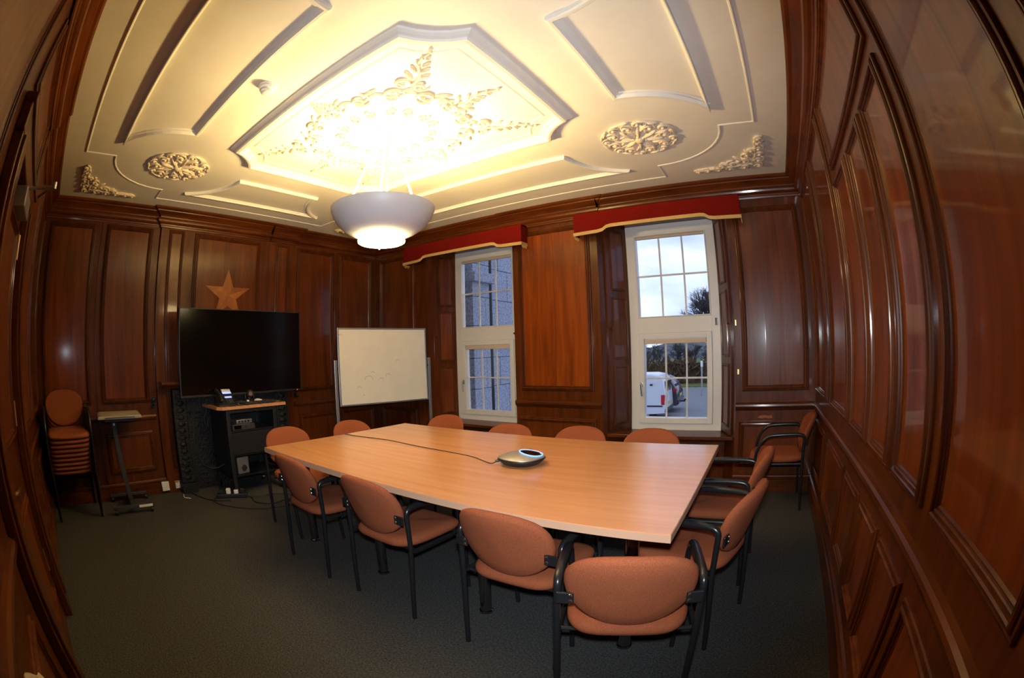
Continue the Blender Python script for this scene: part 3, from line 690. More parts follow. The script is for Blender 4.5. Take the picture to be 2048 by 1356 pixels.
chair(1.76, -1.655, -90, 'terracotta armchair at the screen end of the table, in front of the whiteboard', G1)
chair(1.985, -1.19, 180, 'terracotta armchair on the window side of the table, below the granite-view window', G1)
chair(2.785, -1.38, 181, 'terracotta armchair before the wood pier, nearer the granite-view window', G1)
chair(3.335, -1.30, 179, 'terracotta armchair before the wood pier, nearer the van-view window', G1)
chair(3.875, -1.285, 180, 'terracotta armchair on the window side of the table, below the van-view window', G1)
chair(4.398, -1.505, 86, 'terracotta armchair at the plain end of the table, nearer the windows', G1)
chair(4.363, -2.10, 75.4, 'terracotta armchair at the plain end of the table, nearer the door side', G1)
chair(4.79, -.275, 90, 'terracotta armchair standing alone in the corner beside the van-view window', 'armchairs against the walls')
NS = 9
ORD = ['at the bottom', 'second from the bottom', 'third from the bottom', 'fourth from the bottom', 'in the middle', 'fourth from the top', 'third from the top', 'second from the top', 'on the top']
for k_ in range(NS):
    chair(.27 + .016 * k_, -4.135 + .003 * k_, -87, 'terracotta armchair %s of the stack beside the jib door' % ORD[k_], 'armchairs in the stack', z=.0385 * k_)

# ------------------------------------------------------------------ conference phone with cable
cp = empty('conference_phone', (3.445, -2.065, TZ), RAD(38)); tag(cp, 'silver and black conference phone with glowing blue ring on the table', 'phone')
def lens(rx, ry, e=1.0, n=36): return [(rx * cos(2 * pi * i / n), ry * (abs(sin(2 * pi * i / n)) ** e) * (1 if sin(2 * pi * i / n) >= 0 else -1)) for i in range(n)]
def loft(rings):
    mb = MB(); n = len(rings[0]); vs_ = [p for r in rings for p in r]; f = []
    for i in range(len(rings) - 1):
        for j in range(n): f.append((i * n + j, i * n + (j + 1) % n, (i + 1) * n + (j + 1) % n, (i + 1) * n + j))
    f += [tuple(range(n - 1, -1, -1)), tuple(range((len(rings) - 1) * n, len(rings) * n))]
    return mb.add(vs_, f)
loft([[(x, y, z) for x, y in lens(a, b, 1.2)] for a, b, z in ((.085, .085, .0), (.098, .098, .005), (.128, .124, .030), (.126, .122, .034))]).build('base', 'black_plastic', cp, True)
dome = lambda x, y: .0335 + .030 * max(0, 1 - (x / .128) ** 2 - (y / .125) ** 2) ** .8
loft([[(x, y, dome(x, y)) for x, y in lens(.125 * k, .121 * k, 1.2)] for k in (1.0, .92, .8, .65, .5, .33, .16, .02)]).build('speaker_grille', 'silver_grille', cp, 'all')
ring = [(.050 + x, y) for x, y in lens(.060, .072, 1.05, 32)]
MB().tube([(x, y, dome(x, y) + .0028) for x, y in ring], .0034, 6, closed=True).build('glow_ring', 'blue_glow', cp, True)
rr_ = []
for k in (.97, .75, .5, .25, .03): rr_ += [(.050 + x * k, y * k, dome(.050 + x * k, y * k) + .0025) for x, y in lens(.060, .072, 1.05, 32)]
MB().add(rr_, [(i * 32 + j, i * 32 + (j + 1) % 32, (i + 1) * 32 + (j + 1) % 32, (i + 1) * 32 + j) for i in range(4) for j in range(32)]).build('touch_panel', 'screen', cp, 'all')
for k in (-1, 0, 1): MB().box(.098, .104, k * .012 - .004, k * .012 + .004, dome(.1, 0) + .002, dome(.1, 0) + .0045).build('touch_key', 'paper', cp)
MB().cyl((-.140, 0, .02), (-.112, 0, .024), .007, 8).build('cable_boot', 'black_plastic', cp, True)
cb_ = [(3.340, -2.150, TZ + .018), (3.315, -2.155, TZ + .004), (3.24, -2.12, TZ + .003), (3.12, -2.06, TZ + .003), (2.937, -2.037, TZ + .003), (2.722, -2.023, TZ + .003), (2.527, -2.005, TZ + .003), (2.357, -1.982, TZ + .003), (2.174, -2.007, TZ + .003), (2.056, -2.028, TZ + .003), (1.96, -2.03, TZ + .003), (1.905, -2.035, TZ + .003), (1.898, -2.04, TZ - .04), (1.89, -2.04, .4), (1.80, -2.06, .012), (1.5, -2.1, .006), (1.05, -2.15, .006)]
tag(MB().tube(smooth_path(cb_, 2), .0026, 6).build('phone_cable', 'black_plastic', smooth=True), 'thin black cable running along the table from the conference phone', 'cable')

# ------------------------------------------------------------------ television
tv = empty('television', (.28, -2.13, .945)); tag(tv, 'large black flat-screen television in front of the wood star panel', 'television')
MB().box(-.035, .02, -.725, .725, .004, .842, b=.006).build('body', 'black_plastic', tv)
MB().add([(.0215, -.712, .022), (.0215, .712, .022), (.0215, .712, .832), (.0215, -.712, .832)], [(0, 1, 2, 3)]).build('screen', 'screen', tv)
MB().box(.02, .024, -.725, .725, .0, .02, b=.002).build('lower_bezel', 'black_plastic', tv)
MB().blob((.025, .665, .009), .003, .005, .004).build('standby_light', 'red_led', tv)
MB().box(.0545, .066, -2.38, -1.88, 1.21, 1.585).box(.06, .243, -2.33, -1.93, 1.245, 1.285).box(.06, .243, -2.33, -1.93, 1.465, 1.505).build('screen_bracket', 'black_metal', ww)

# ------------------------------------------------------------------ rack cart
rk = empty('rack_cart', (.345, -2.185, 0), RAD(2)); tag(rk, 'black equipment rack cart with beech top under the television', 'cart')
hw_ = .29
MB().prism([(-.26, -.375), (.18, -.375), (.235, -.335), (.235, .40), (.19, .42), (-.26, .42)], .838, .866).build('cart_top', 'beech', rk)
for sx in (-.20, .20):
    for sy in (-hw_ + .02, hw_ - .02): MB().box(sx - .02, sx + .02, sy - .02, sy + .02, .075, .838, b=.003).build('rack_post', 'black_plastic', rk)
for sy in (-hw_, hw_ - .006): MB().box(-.18, .18, sy, sy + .006, .22, .83).build('side_panel', 'black_plastic', rk)
MB().box(-.215, -.205, -hw_ + .03, hw_ - .03, .22, .83).build('back_panel', 'black_plastic', rk)
MB().box(-.21, .21, -hw_, hw_, .185, .205, b=.003).build('base_shelf', 'black_metal', rk)
MB().box(-.20, .205, -hw_ + .03, hw_ - .03, .385, .40, b=.003).build('middle_shelf', 'black_metal', rk)
MB().box(-.20, .205, -hw_ + .03, hw_ - .03, .615, .63, b=.003).build('upper_shelf', 'black_metal', rk)
MB().box(.20, .212, -hw_ + .04, hw_ - .04, .405, .612, b=.003).build('front_panel', 'black_plastic', rk)
fp_ = MB().box(.203, .214, -hw_ + .04, hw_ - .04, .80, .835, b=.002).build('vent_panel', 'black_plastic', rk)
for k_ in range(12): MB().box(.214, .2155, -.20 + k_ * .035, -.18 + k_ * .035, .812, .824).build('vent_slot', 'iron', fp_)
for sx in (-.20, .20):
    for sy in (-hw_ + .02, hw_ - .02):
        MB().cyl((sx, sy - .012, .026), (sx, sy + .012, .026), .026, 16).box(sx - .012, sx + .012, sy - .018, sy + .018, .045, .08, b=.002).build('caster', 'dark_chrome', rk, True)
def rel(o, x, y, z, rz=0):
    M = rk.matrix_basis if False else Matrix.Translation((.345, -2.185, 0)) @ Matrix.Rotation(RAD(2), 4, 'Z')
    p = M @ V((x, y, z)); o.location = p; o.rotation_euler = (0, 0, RAD(2 + rz)); return o
c1 = rel(empty('codec_box'), .08, -.06, .632); tag(c1, 'dark grey video codec box on the upper shelf of the rack cart', 'electronics')
MB().box(-.12, .11, -.16, .10, 0, .055, b=.004).build('case', 'dark_grey', c1)
MB().box(.11, .113, -.14, -.06, .012, .045).build('display', 'screen', c1); MB().box(.11, .114, -.02, .0, .02, .034).build('button', 'chrome', c1)
c2 = rel(empty('network_box'), .06, -.02, .689); tag(c2, 'slim grey network box lying on top of the codec box', 'electronics')
MB().box(-.10, .09, -.13, .05, 0, .035, b=.004).build('case', 'aluminium', c2)
for k_ in range(4): MB().box(.09, .093, -.11 + k_ * .035, -.09 + k_ * .035, .008, .026).build('port', 'black_plastic', c2)
sk = rel(empty('desk_speaker'), .12, -.145, .205, 4); tag(sk, 'small grey desk speaker with black cone on the cart base', 'speaker')
MB().box(-.06, .055, -.068, .068, 0, .168, b=.006).build('cabinet', 'dark_grey', sk)
MB().box(.055, .062, -.066, .066, .004, .164, b=.003).build('front', 'aluminium', sk)
MB().lathe([(.001, .004), (.012, .006), (.026, .002), (.030, .005), (.033, 0)], 20, M=Matrix.Translation((.062, .01, .055)) @ Matrix.Rotation(pi / 2, 4, 'Y')).build('cone', 'black_plastic', sk, True)
# desk phone
ph = rel(empty('desk_phone'), .09, -.23, .866, -6); tag(ph, 'black desk phone with lit display on the rack cart', 'phone')
MB().add([(.10, -.10, 0), (.10, .10, 0), (-.09, .10, 0), (-.09, -.10, 0), (.10, -.10, .018), (.10, .10, .018), (-.09, .10, .105), (-.09, -.10, .105)], [(3, 2, 1, 0), (4, 5, 6, 7), (0, 1, 5, 4), (1, 2, 6, 5), (2, 3, 7, 6), (3, 0, 4, 7)]).build('body', 'black_plastic', ph)
sl = lambda x, y, h: V((x, y, .018 + (.10 - x) / .19 * .087 + h))
def slope_box(x0, x1, y0, y1, h, name, mt):
    p = [sl(x, y, hh) for hh in (-.002, h) for x, y in ((x0, y0), (x1, y0), (x1, y1), (x0, y1))]
    return MB().add(p, [(3, 2, 1, 0), (4, 5, 6, 7), (0, 1, 5, 4), (1, 2, 6, 5), (2, 3, 7, 6), (3, 0, 4, 7)]).build(name, mt, ph)
slope_box(-.088, -.035, -.02, .09, .022, 'display_bezel', 'black_plastic'); slope_box(-.075, -.045, -.012, .082, .024, 'display', 'lcd')
slope_box(-.105, -.08, -.012, .082, .034, 'paper_label', 'paper'); slope_box(-.028, -.012, .0, .075, .006, 'soft_key_strip', 'lcd')
for i in range(4):
    for j in range(3): slope_box(.005 + i * .021, .019 + i * .021, -.005 + j * .026, .014 + j * .026, .006, 'key', 'dark_grey')
MB().tube(smooth_path([sl(.09, -.07, .03), sl(.085, -.07, .045), sl(0, -.07, .055), sl(-.075, -.07, .045), sl(-.085, -.07, .03)], 2), [.020] * 3 + [.014] * 9 + [.020] * 6 if False else .018, 10).build('handset', 'black_plastic', ph, True)
# keyboard, mouse, camera
kb = rel(empty('keyboard'), .13, .12, .866, 6); tag(kb, 'black keyboard lying on the rack cart top', 'keyboard')
MB().box(-.055, .065, -.20, .20, 0, .014, b=.004).build('case', 'black_plastic', kb)
for i in range(5):
    for j in range(14): MB().box(-.045 + i * .021, -.029 + i * .021, -.185 + j * .0265, -.163 + j * .0265, .0138, .020).build('key', 'dark_grey', kb)
mo = rel(empty('computer_mouse'), .02, .19, .866, 30); tag(mo, 'pale computer mouse behind the keyboard on the cart', 'mouse')
MB().blob((0, 0, .016), .050, .028, .018, n=16, m=8).build('shell', 'paper', mo, True); MB().cyl((.02, 0, .030), (.035, 0, .030), .004, 8).build('wheel', 'black_plastic', mo)
vc = rel(empty('video_camera'), -.08, .13, .866, -10); tag(vc, 'black round conference camera on the rack cart under the television', 'camera')
MB().lathe([(.001, 0), (.07, 0), (.07, .012), (.045, .022), (.03, .03), (.028, .05)], 24).build('base', 'black_plastic', vc, True)
MB().tube([(-.05, 0, .085), (-.045, 0, .085), (.05, 0, .085), (.062, 0, .085)], [.028, .042, .042, .034], 20).build('head', 'black_plastic', vc, True)
MB().tube([(.062, 0, .085), (.070, 0, .085)], [.026, .022], 16).build('lens', 'chrome', vc, True)
for yy in (-.055, .042): MB().box(-.03, .03, yy, yy + .013, .03, .09, b=.003).build('yoke_arm', 'black_plastic', vc)
rc = rel(empty('headset'), .0, .0, .866, 20); tag(rc, 'grey coiled headset between the phone and keyboard', 'headset')
MB().tube([(.05 * cos(a * .35), .06 * sin(a * .35), .012 + .002 * (a % 3)) for a in range(40)], .006, 6).build('cord', 'dark_grey', rc, True)
MB().lathe([(.001, .03), (.02, .028), (.026, .015), (.024, 0)], 16, c=(.03, .06, 0)).build('ear_cup', 'aluminium', rc, True)

# ------------------------------------------------------------------ whiteboard on stand
bx_l = CAM + V((cos(RAD(143.6)), sin(RAD(143.6)), 0)) * 4.95; bx_r = CAM + V((cos(RAD(132.45)), sin(RAD(132.45)), 0)) * 5.42
ax = V((bx_r.x - bx_l.x, bx_r.y - bx_l.y, 0)); Lb = ax.length; angb = atan2(ax.y, ax.x); mid = (bx_l + bx_r) / 2
wb = empty('whiteboard', (mid.x, mid.y, 0), angb); tag(wb, 'mobile whiteboard with aluminium frame standing in the corner by the windows', 'whiteboard')
hl = Lb / 2; tlt = Matrix.Translation((0, 0, 1.17)) @ Matrix.Rotation(RAD(-2), 4, 'X')
zb0, zb1 = -.405, .435
MB().box(-hl + .015, hl - .015, -.006, .006, zb0 + .015, zb1 - .015, M=tlt).build('board', 'whiteboard', wb)
for nm, a in (('frame_side', (-hl, -hl + .018, -.011, .011, zb0, zb1)), ('frame_side', (hl - .018, hl, -.011, .011, zb0, zb1)), ('frame_top', (-hl, hl, -.0105, .0105, zb1 - .018, zb1)), ('frame_bottom', (-hl, hl, -.0105, .0105, zb0, zb0 + .018))):
    MB().box(*a, M=tlt, b=.003).build(nm, 'aluminium', wb)
for s_ in (-1, 1):
    x = s_ * (hl + .030)
    MB().box(x - .017, x + .017, -.012, .012, .06, 1.26, b=.004).build('post', 'aluminium', wb)
    MB().box(x - .022, x + .022, -.24, .24, .035, .065, b=.004).build('foot', 'aluminium', wb)
    MB().cyl((s_ * hl, 0, 1.17), (x, 0, 1.17), .012, 10).build('pivot', 'black_plastic', wb)
    for yy in (-.22, .22): MB().cyl((x - .012, yy, .02), (x + .012, yy, .02), .02, 12).build('caster', 'black_plastic', wb, True)
# faint marks left on the board: short strokes, mostly rubbed out
mk = MB(); r2 = random.Random(11)
MR = tlt
for (u, v_, l_) in ((-.545, .35, .02), (-.52, .352, .02), (-.20, -.13, .05), (.04, -.10, .03), (-.32, -.22, .025), (-.27, -.30, .012), (-.15, -.06, .02), (.17, .06, .02), (-.05, -.14, .03)):
    pts = [MR @ V((u + l_ * cos(a * .8), -.0068, v_ + l_ * .8 * sin(a * .8))) for a in range(5)]
    MB().tube(pts, .0011, 4).build('pen_mark', 'ink', wb)

# ------------------------------------------------------------------ trolley stand
ts = empty('trolley_stand', (.30, -3.545, 0), RAD(-4)); tag(ts, 'dark metal trolley stand with beige tray before the jib door', 'stand')
MB().box(-.20, .20, -.225, .225, .822, .846, b=.006).box(-.19, .19, -.21, .21, .8455, .850, b=.002).build('tray', 'tray_beige', ts)
MB().tube([(.205, -.15, .822), (.212, -.15, .838), (.212, .15, .838), (.205, .15, .822)], .003, 6).build('tray_rim', 'black_plastic', ts)
MB().box(-.17, .17, -.16, .16, .795, .822, b=.004).build('tray_support', 'black_metal', ts)
MB().add([(-.02, -.022, .08), (.02, -.022, .08), (.02, .022, .08), (-.02, .022, .08), (-.02, -.085, .80), (.02, -.085, .80), (.02, -.042, .80), (-.02, -.042, .80)], [(3, 2, 1, 0), (4, 5, 6, 7), (0, 1, 5, 4), (1, 2, 6, 5), (2, 3, 7, 6), (3, 0, 4, 7)]).build('post', 'dark_grey', ts)
MB().cyl((.02, -.06, .76), (.045, -.06, .76), .012, 10).build('clamp_knob', 'chrome', ts, True)
for sx in (-.21, .21):
    MB().box(sx - .02, sx + .02, -.215, .215, .05, .08, b=.004).build('base_beam', 'dark_grey', ts)
    for sy in (-.19, .19): MB().cyl((sx, sy - .01, .024), (sx, sy + .01, .024), .024, 14).box(sx - .01, sx + .01, sy - .014, sy + .014, .03, .055).build('caster', 'black_plastic', ts, True)
MB().box(-.21, .21, -.02, .02, .052, .079).build('base_bar', 'dark_grey', ts)
MB().box(.2302, .2312, .06, .20, .054, .076).build('white_sticker', 'paper', ts)

# ------------------------------------------------------------------ sockets, power strip, cables
bb = .0265
s1 = empty('junction_box', (bb, -3.085, .03)); tag(s1, 'plain white square box on the baseboard by the jib door', 'box')
MB().box(0, .03, -.042, .042, 0, .092, b=.004).build('cover', 'white_plastic', s1)
s2 = empty('wall_socket', (.05, -2.905, .03)); tag(s2, 'brass double wall socket with a white plug on the baseboard', 'socket')
MB().box(0, .008, -.074, .074, 0, .086, b=.002).build('plate', 'brass', s2)
for yy in (-.036, .036):
    f_ = MB().box(.008, .011, yy - .026, yy + .026, .012, .07, b=.001).build('outlet', 'white_plastic', s2)
    for dx_, dz in ((0, .028), (-.012, .0), (.012, 0)): MB().box(.011, .0115, yy + dx_ - .003, yy + dx_ + .003, .03 + dz - .004, .03 + dz + .004).build('pin_hole', 'black_plastic', f_)
    MB().box(.011, .014, yy + .010, yy + .022, .072, .082).build('rocker', 'white_plastic', s2)
pl = empty('power_plug', (.065, -2.869, .04)); tag(pl, 'black power plug in the brass wall socket', 'plug')
MB().box(0, .035, -.02, .02, 0, .045, b=.004).build('body', 'black_plastic', pl)
ps = empty('power_strip', (.55, -2.50, .0), RAD(62)); tag(ps, 'power strip with adapters on the carpet beside the rack cart', 'power strip')
MB().box(-.16, .16, -.027, .027, .004, .042, b=.006).build('body', 'black_plastic', ps)
for k_, (x, mt) in enumerate(((-.11, 'black_plastic'), (-.035, 'paper'), (.045, 'paper'), (.115, 'black_plastic'))):
    MB().box(x - .022, x + .022, -.024, .024, .042, .078 + .014 * (k_ % 2), b=.005).build('adapter', mt, ps)
def cable(pts, r, mt, label, name='floor_cable'):
    tag(MB().tube(smooth_path([V(p) for p in pts], 3), r, 6).build(name, mt, smooth=True), label, 'cable', 'cables by the rack cart')
f0 = .0065
cable([(.10, -2.869, .05), (.13, -2.86, .02), (.20, -2.83, f0), (.42, -2.78, f0), (.58, -2.70, f0), (.64, -2.56, f0)], .0055, 'black_plastic', 'black mains cable from the wall socket to the power strip')
cable([(.50, -2.42, f0), (.62, -2.32, f0), (.85, -2.40, f0), (1.0, -2.25, f0), (.92, -2.05, f0), (1.05, -1.85, f0)], .005, 'black_plastic', 'black cable looping across the carpet in front of the cart')
cable([(.60, -2.44, f0 + .011), (.75, -2.28, f0 + .011), (.72, -2.10, f0 + .011), (.88, -1.98, f0 + .011), (1.02, -2.05, f0 + .011)], .004, 'dark_grey', 'grey cable curling on the carpet before the cart')
cable([(.45, -2.62, f0 + .02), (.66, -2.78, f0 + .02), (.95, -2.62, f0 + .02), (1.12, -2.42, f0 + .02), (1.18, -2.15, f0 + .02)], .005, 'black_plastic', 'long black cable bowing over the carpet towards the table')
cable([(.30, -2.70, .90), (.29, -2.73, .70), (.30, -2.76, .45), (.33, -2.70, .30), (.36, -2.58, .25), (.40, -2.47, .30)], .0075, 'black_plastic', 'thick black cable hanging from the television to the cart')
cable([(.36, -2.60, .84), (.35, -2.64, .74), (.36, -2.615, .66), (.38, -2.59, .76)], .003, 'dark_grey', 'thin looped cable hanging below the cart top', 'hanging_cable')
cable([(.20, -2.93, .004 + f0), (.30, -2.96, f0), (.33, -2.92, f0), (.36, -2.90, f0)], .004, 'paper', 'short pale cable end on the carpet by the wall socket')

# ------------------------------------------------------------------ cream cloth bag on the wall
cbx = empty('cloth_bag', (3.96, -D + .10, .345)); tag(cbx, 'cream cloth bag hanging on the panelled wall beside the door', 'bag')
vs_ = []; fs_ = []; n = 24; lv = [(.10, .02, .0), (.15, .045, .03), (.165, .05, .2), (.15, .05, .36), (.12, .042, .44), (.07, .03, .49), (.02, .012, .51)]
for i, (rx, ry, z) in enumerate(lv):
    for j in range(n):
        a = 2 * pi * j / n; wob = 1 + .10 * sin(3 * a + i) + .05 * sin(7 * a - 2 * i); vs_.append((rx * cos(a) * wob, ry * sin(a) * wob + .0, z + .012 * sin(4 * a + i)))
for i in range(len(lv) - 1):
    for j in range(n): fs_.append((i * n + j, i * n + (j + 1) % n, (i + 1) * n + (j + 1) % n, (i + 1) * n + j))
fs_ += [tuple(range(n - 1, -1, -1)), tuple(range((len(lv) - 1) * n, len(lv) * n))]
MB().add(vs_, fs_).build('sack', 'cream_cloth', cbx, 'all')

# ------------------------------------------------------------------ outside
GZ = -1.6
gr = MB().box(-80, 80, .9, 26.5, GZ - .3, GZ).build('ground_asphalt', 'asphalt'); struct(gr, 'grey asphalt car park outside the window', 'ground')
gg = MB().box(-80, 80, 26.5, 120, GZ - .3, GZ + .06).build('ground_grass', 'grass'); struct(gg, 'green grass verge beyond the car park', 'ground')
# granite wing close outside the first window
gw = empty('granite_wing', (.86, .75, GZ)); tag(gw, 'granite block wall of the building outside the window', 'building')
MB().box(-.5, -.03, .0, 9.0, 0, 6.5).build('core', 'mortar', gw)
bw = random.Random(5)
blk = {}
def block(x0, x1, y0, y1, z0, z1):
    MB().box(x0, x1, y0 + .003, y1 - .003, z0 + .003, z1 - .003, b=.005).build('stone_block', 'granite', gw)
z = 1.1
row = 0
while z < 5.4:
    h_ = (.44, .40, .46, .42)[row % 4]
    block(-.10, .13, .12, .30 + (.12 if row % 2 else .0), z, z + h_); block(-.10, .13, .30 + (.12 if row % 2 else .0), .52, z, z + h_)
    y = .66 - (.28 if row % 2 else 0)
    y = .66
    first = .25 if row % 2 else .5
    while y < 3.2:
        ln_ = first if y == .66 else .55 + .2 * bw.random(); block(-.10, .02 + .012 * bw.random(), y, y + ln_, z, z + h_); y += ln_
    z += h_; row += 1
MB().box(-.06, .20, .08, .56, 3.86, 4.0, b=.01).build('stone_ledge', 'granite', gw)
MB().cyl((.05, .59, 0), (.05, .59, 6.4), .064, 14).build('shade_gap_column', 'iron', gw, True)  # dark column standing in for the shadowed gap between pier and receding wall

# vehicles
def wheel(root, x, y, r, w=.2):
    o = MB().cyl((x, y - w / 2, r), (x, y + w / 2, r), r, 24).build('wheel', 'tyre', root, True)
    MB().cyl((x, y - w / 2 - .008, r), (x, y - w / 2 + .02, r), r * .6, 18).build('hub_cap', 'aluminium', o, True)
def body(profile, hw0, tumble, mt, name, root, zt):
    """side outline (x,z) extruded across, narrowing to the roof"""
    mb = MB(); n = len(profile); vs_ = []
    for s_ in (-1, -.86, .86, 1):
        for x, z_ in profile:
            k = max(0, (z_ - .9) / (zt - .9)); w = hw0 - tumble * k
            e = 0.0 if abs(s_) < 1 else 1.0
            vs_.append((x * (1 - .012 * e), (w if abs(s_) == 1 else w * .93) * (1 if s_ > 0 else -1), .55 + (z_ - .55) * (1 - .035 * e)))
    f = []
    for i in range(3):
        for j in range(n): f.append((i * n + j, i * n + (j + 1) % n, (i + 1) * n + (j + 1) % n, (i + 1) * n + j))
    f += [tuple(range(n - 1, -1, -1)), tuple(range(3 * n, 4 * n))]
    return mb.add(vs_, f).build(name, mt, root, True)
# van: local +x is the rear, length 4.3
vn = empty('parked_van', (-1.33, 13.65, GZ), RAD(2)); tag(vn, 'white van parked outside with red tail lights', 'van')
prof = [(-2.15, .35), (-2.12, .75), (-2.0, .95), (-1.2, 1.08), (-.55, 1.68), (-.1, 1.80), (1.6, 1.80), (1.92, 1.74), (2.06, 1.60), (2.14, 1.0), (2.17, .55), (2.15, .32), (1.75, .28), (-1.9, .28)]
body(prof, .86, .12, 'van_white', 'body', vn, 1.82)
for sx in (-1.35, 1.35):
    for sy in (-.74, .74): wheel(vn, sx, sy, .31)
for sy in (-1, 1):
    MB().box(1.98, 2.135, sy * .80 - .055, sy * .80 + .055, .62, 1.02, b=.02).build('tail_light', 'tail_light', vn)
    MB().box(2.085, 2.135, sy * .34 - .26, sy * .34 + .26, 1.10, 1.52, b=.02).build('rear_window', 'car_glass', vn)
MB().box(2.10, 2.19, -.84, .84, .34, .50, b=.03).build('bumper', 'dark_grey', vn)
MB().box(2.165, 2.18, -.26, .26, .60, .71).build('number_plate', 'plate', vn)
MB().box(-1.9, 2.05, -.872, -.862, .56, .62).build('side_moulding', 'dark_grey', vn)
for xx, zz in ((.62, 1.55), (-.55, 1.2)): MB().box(xx, xx + .01, -.866, -.858, .45, zz).build('door_seam', 'dark_grey', vn)
MB().box(.40, .52, -.885, -.865, 1.02, 1.06, b=.005).build('door_handle', 'black_plastic', vn)
MB().box(1.55, 1.66, -.868, -.862, 1.36, 1.44, b=.002).build('badge', 'dark_grey', vn)
# dark people carrier
cr_ = empty('parked_car', (-1.22, 15.9, GZ), RAD(2)); tag(cr_, 'dark hatchback car parked behind the white van', 'car')
prof = [(-2.1, .35), (-2.1, .65), (-1.9, .85), (-1.0, 1.0), (-.35, 1.52), (.2, 1.66), (1.3, 1.62), (1.75, 1.42), (2.0, 1.05), (2.08, .8), (2.1, .5), (2.05, .3), (-1.9, .28)]
body(prof, .86, .16, 'car_dark', 'body', cr_, 1.68)
for sx in (-1.3, 1.3):
    for sy in (-.74, .74): wheel(cr_, sx, sy, .31)
for sy in (-1, 1): MB().box(1.90, 2.04, sy * .74 - .09, sy * .74 + .09, .86, 1.04, b=.02).build('tail_light', 'tail_light', cr_)
MB().add([(1.42, -.6, 1.56), (1.42, .6, 1.56), (1.96, .66, 1.10), (1.96, -.66, 1.10), (1.45, -.58, 1.58), (1.45, .58, 1.58), (1.99, .64, 1.12), (1.99, -.64, 1.12)], [(0, 1, 2, 3), (4, 5, 6, 7), (0, 4, 5, 1), (1, 5, 6, 2), (2, 6, 7, 3), (3, 7, 4, 0)]).build('rear_window', 'car_glass', cr_)
MB().box(2.05, 2.14, -.82, .82, .36, .56, b=.03).build('bumper', 'car_dark', cr_)
MB().box(2.09, 2.105, -.26, .26, .66, .77).build('number_plate', 'plate', cr_)
MB().box(2.12, 2.30, -.04, .04, .38, .44).blob((2.30, 0, .47), .05, .05, .05).build('tow_bar', 'iron', cr_)
# bollard light, hedge, fence
bo = empty('bollard_light', (1.10, 21.3, GZ)); tag(bo, 'slim pale bollard light post at the edge of the car park', 'lamp post')
MB().cyl((0, 0, 0), (0, 0, 1.62), .05, 12).build('post', 'aluminium', bo, True); MB().lathe([(.001, 1.95), (.06, 1.93), (.07, 1.85), (.07, 1.62), (.05, 1.60)], 14).build('head', 'white_plastic', bo, True)
hd = MB(); hr = random.Random(2)
for k_ in range(1900):
    x = hr.uniform(-30, 24); y = hr.uniform(28.4, 30.2); z0_ = GZ + hr.uniform(0, 1.5)
    d_ = V((hr.uniform(-1, 1), hr.uniform(-.5, .5), hr.uniform(.2, 1.2))).normalized() * hr.uniform(.5, 1.0)
    hd.tube([(x, y, z0_), (x + d_.x * .5 + .1 * hr.random(), y + d_.y * .5, z0_ + d_.z * .5), (x + d_.x, y + d_.y, z0_ + d_.z)], [.09, .08, .02], 4, caps=False)
tag(hd.box(-30, 24, 28.8, 29.8, GZ, GZ + 1.5).build('bare_hedge', 'hedge'), 'brown winter hedge beyond the car park', 'hedge', kind='stuff')
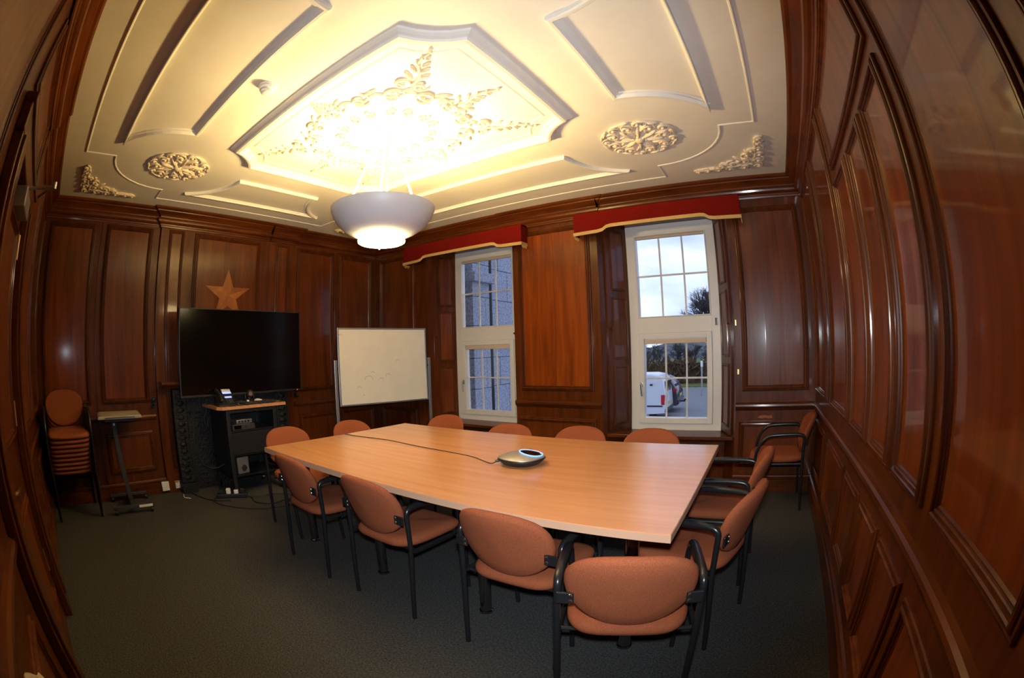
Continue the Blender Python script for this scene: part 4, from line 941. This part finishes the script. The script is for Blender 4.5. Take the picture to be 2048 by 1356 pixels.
def tree_proto(h, seed, spread=.55, depth=6, dens=3, rmin=.010, first=.27):
    r = random.Random(seed); tr = MB(); tw = MB()
    def grow(p, d, L, rad, k):
        mid = p + d * L * .5 + V((r.uniform(-1, 1), r.uniform(-1, 1), r.uniform(-.4, .6))) * L * .07; e = p + d * L
        (tr if k >= depth - 2 else tw).tube([p, mid, e], [rad, rad * .85, rad * .7], 5 if k >= depth - 2 else 3, caps=False)
        if k == 0: return
        for _ in range(dens if k > 1 else dens + 1):
            a = r.uniform(0, 2 * pi); s_ = r.uniform(.45, 1.0) * spread
            q = V((cos(a) * s_, sin(a) * s_, 1.0)).normalized(); o = d.orthogonal().normalized(); b_ = d.cross(o)
            nd = (o * q.x + b_ * q.y + d * q.z + V((0, 0, .10))).normalized()
            grow(p + d * L * r.uniform(.5, 1.0), nd, L * r.uniform(.62, .82), max(rad * .58, rmin), k - 1)
    root = empty('bare_tree', (0, 0, GZ))
    grow(V((0, 0, 0)), V((.03, .02, 1)).normalized(), h * first, h * .022, depth)
    tr.build('trunk', 'bark', root); tag(tw.build('twigs', 'bark', root), kind='stuff')
    return root
big = tree_proto(14.0, 21, .80, 6, 4, .009, .20); big.location = (.15, 38, GZ)
tag(big, 'tall round-crowned bare tree rising high above the hedge', 'tree', 'bare trees beyond the car park')
protos = [tree_proto(5.6, 30 + k, .9, 6, 3, .010, .20) for k in range(4)]; pk = [kidmap(p) for p in protos]; tr_ = random.Random(4)
n_ = 0
for row_y, step, x0 in ((32.4, 1.95, -10.5), (36.2, 2.3, -12.0)):
    x = x0
    while x < 5.0:
        k = n_ % 4; o = protos[k] if n_ < 4 else copy_tree(protos[k], None, pk[k])
        o.location = (x + tr_.uniform(-.3, .3), row_y + tr_.uniform(-.6, .6), GZ); o.rotation_euler = (0, 0, tr_.uniform(0, 6.28)); sc = tr_.uniform(.85, 1.08); o.scale = (sc, sc, sc)
        tag(o, 'bushy bare winter tree standing directly behind the hedge' if row_y < 34 else 'bushy bare winter tree in the second row behind the hedge', 'tree', 'front row of bare trees' if row_y < 34 else 'second row of bare trees'); n_ += 1; x += step
# wooded rise far behind
hp = []; hf = []; NH = 60
for i in range(NH + 1):
    x = -70 + 120 * i / NH; z_ = GZ + 2.9 + .5 * sin(i * .7) + .35 * sin(i * 1.9 + 1)
    hp += [(x, 78, GZ), (x, 84, z_ * .6), (x, 92, z_), (x, 100, GZ)]
for i in range(NH):
    for k in range(3): hf.append((i * 4 + k, i * 4 + k + 1, i * 4 + 5 + k, i * 4 + 4 + k))
struct(MB().add(hp, hf).build('wooded_hill', 'hill'), 'low wooded hill on the horizon behind the trees', 'hill')
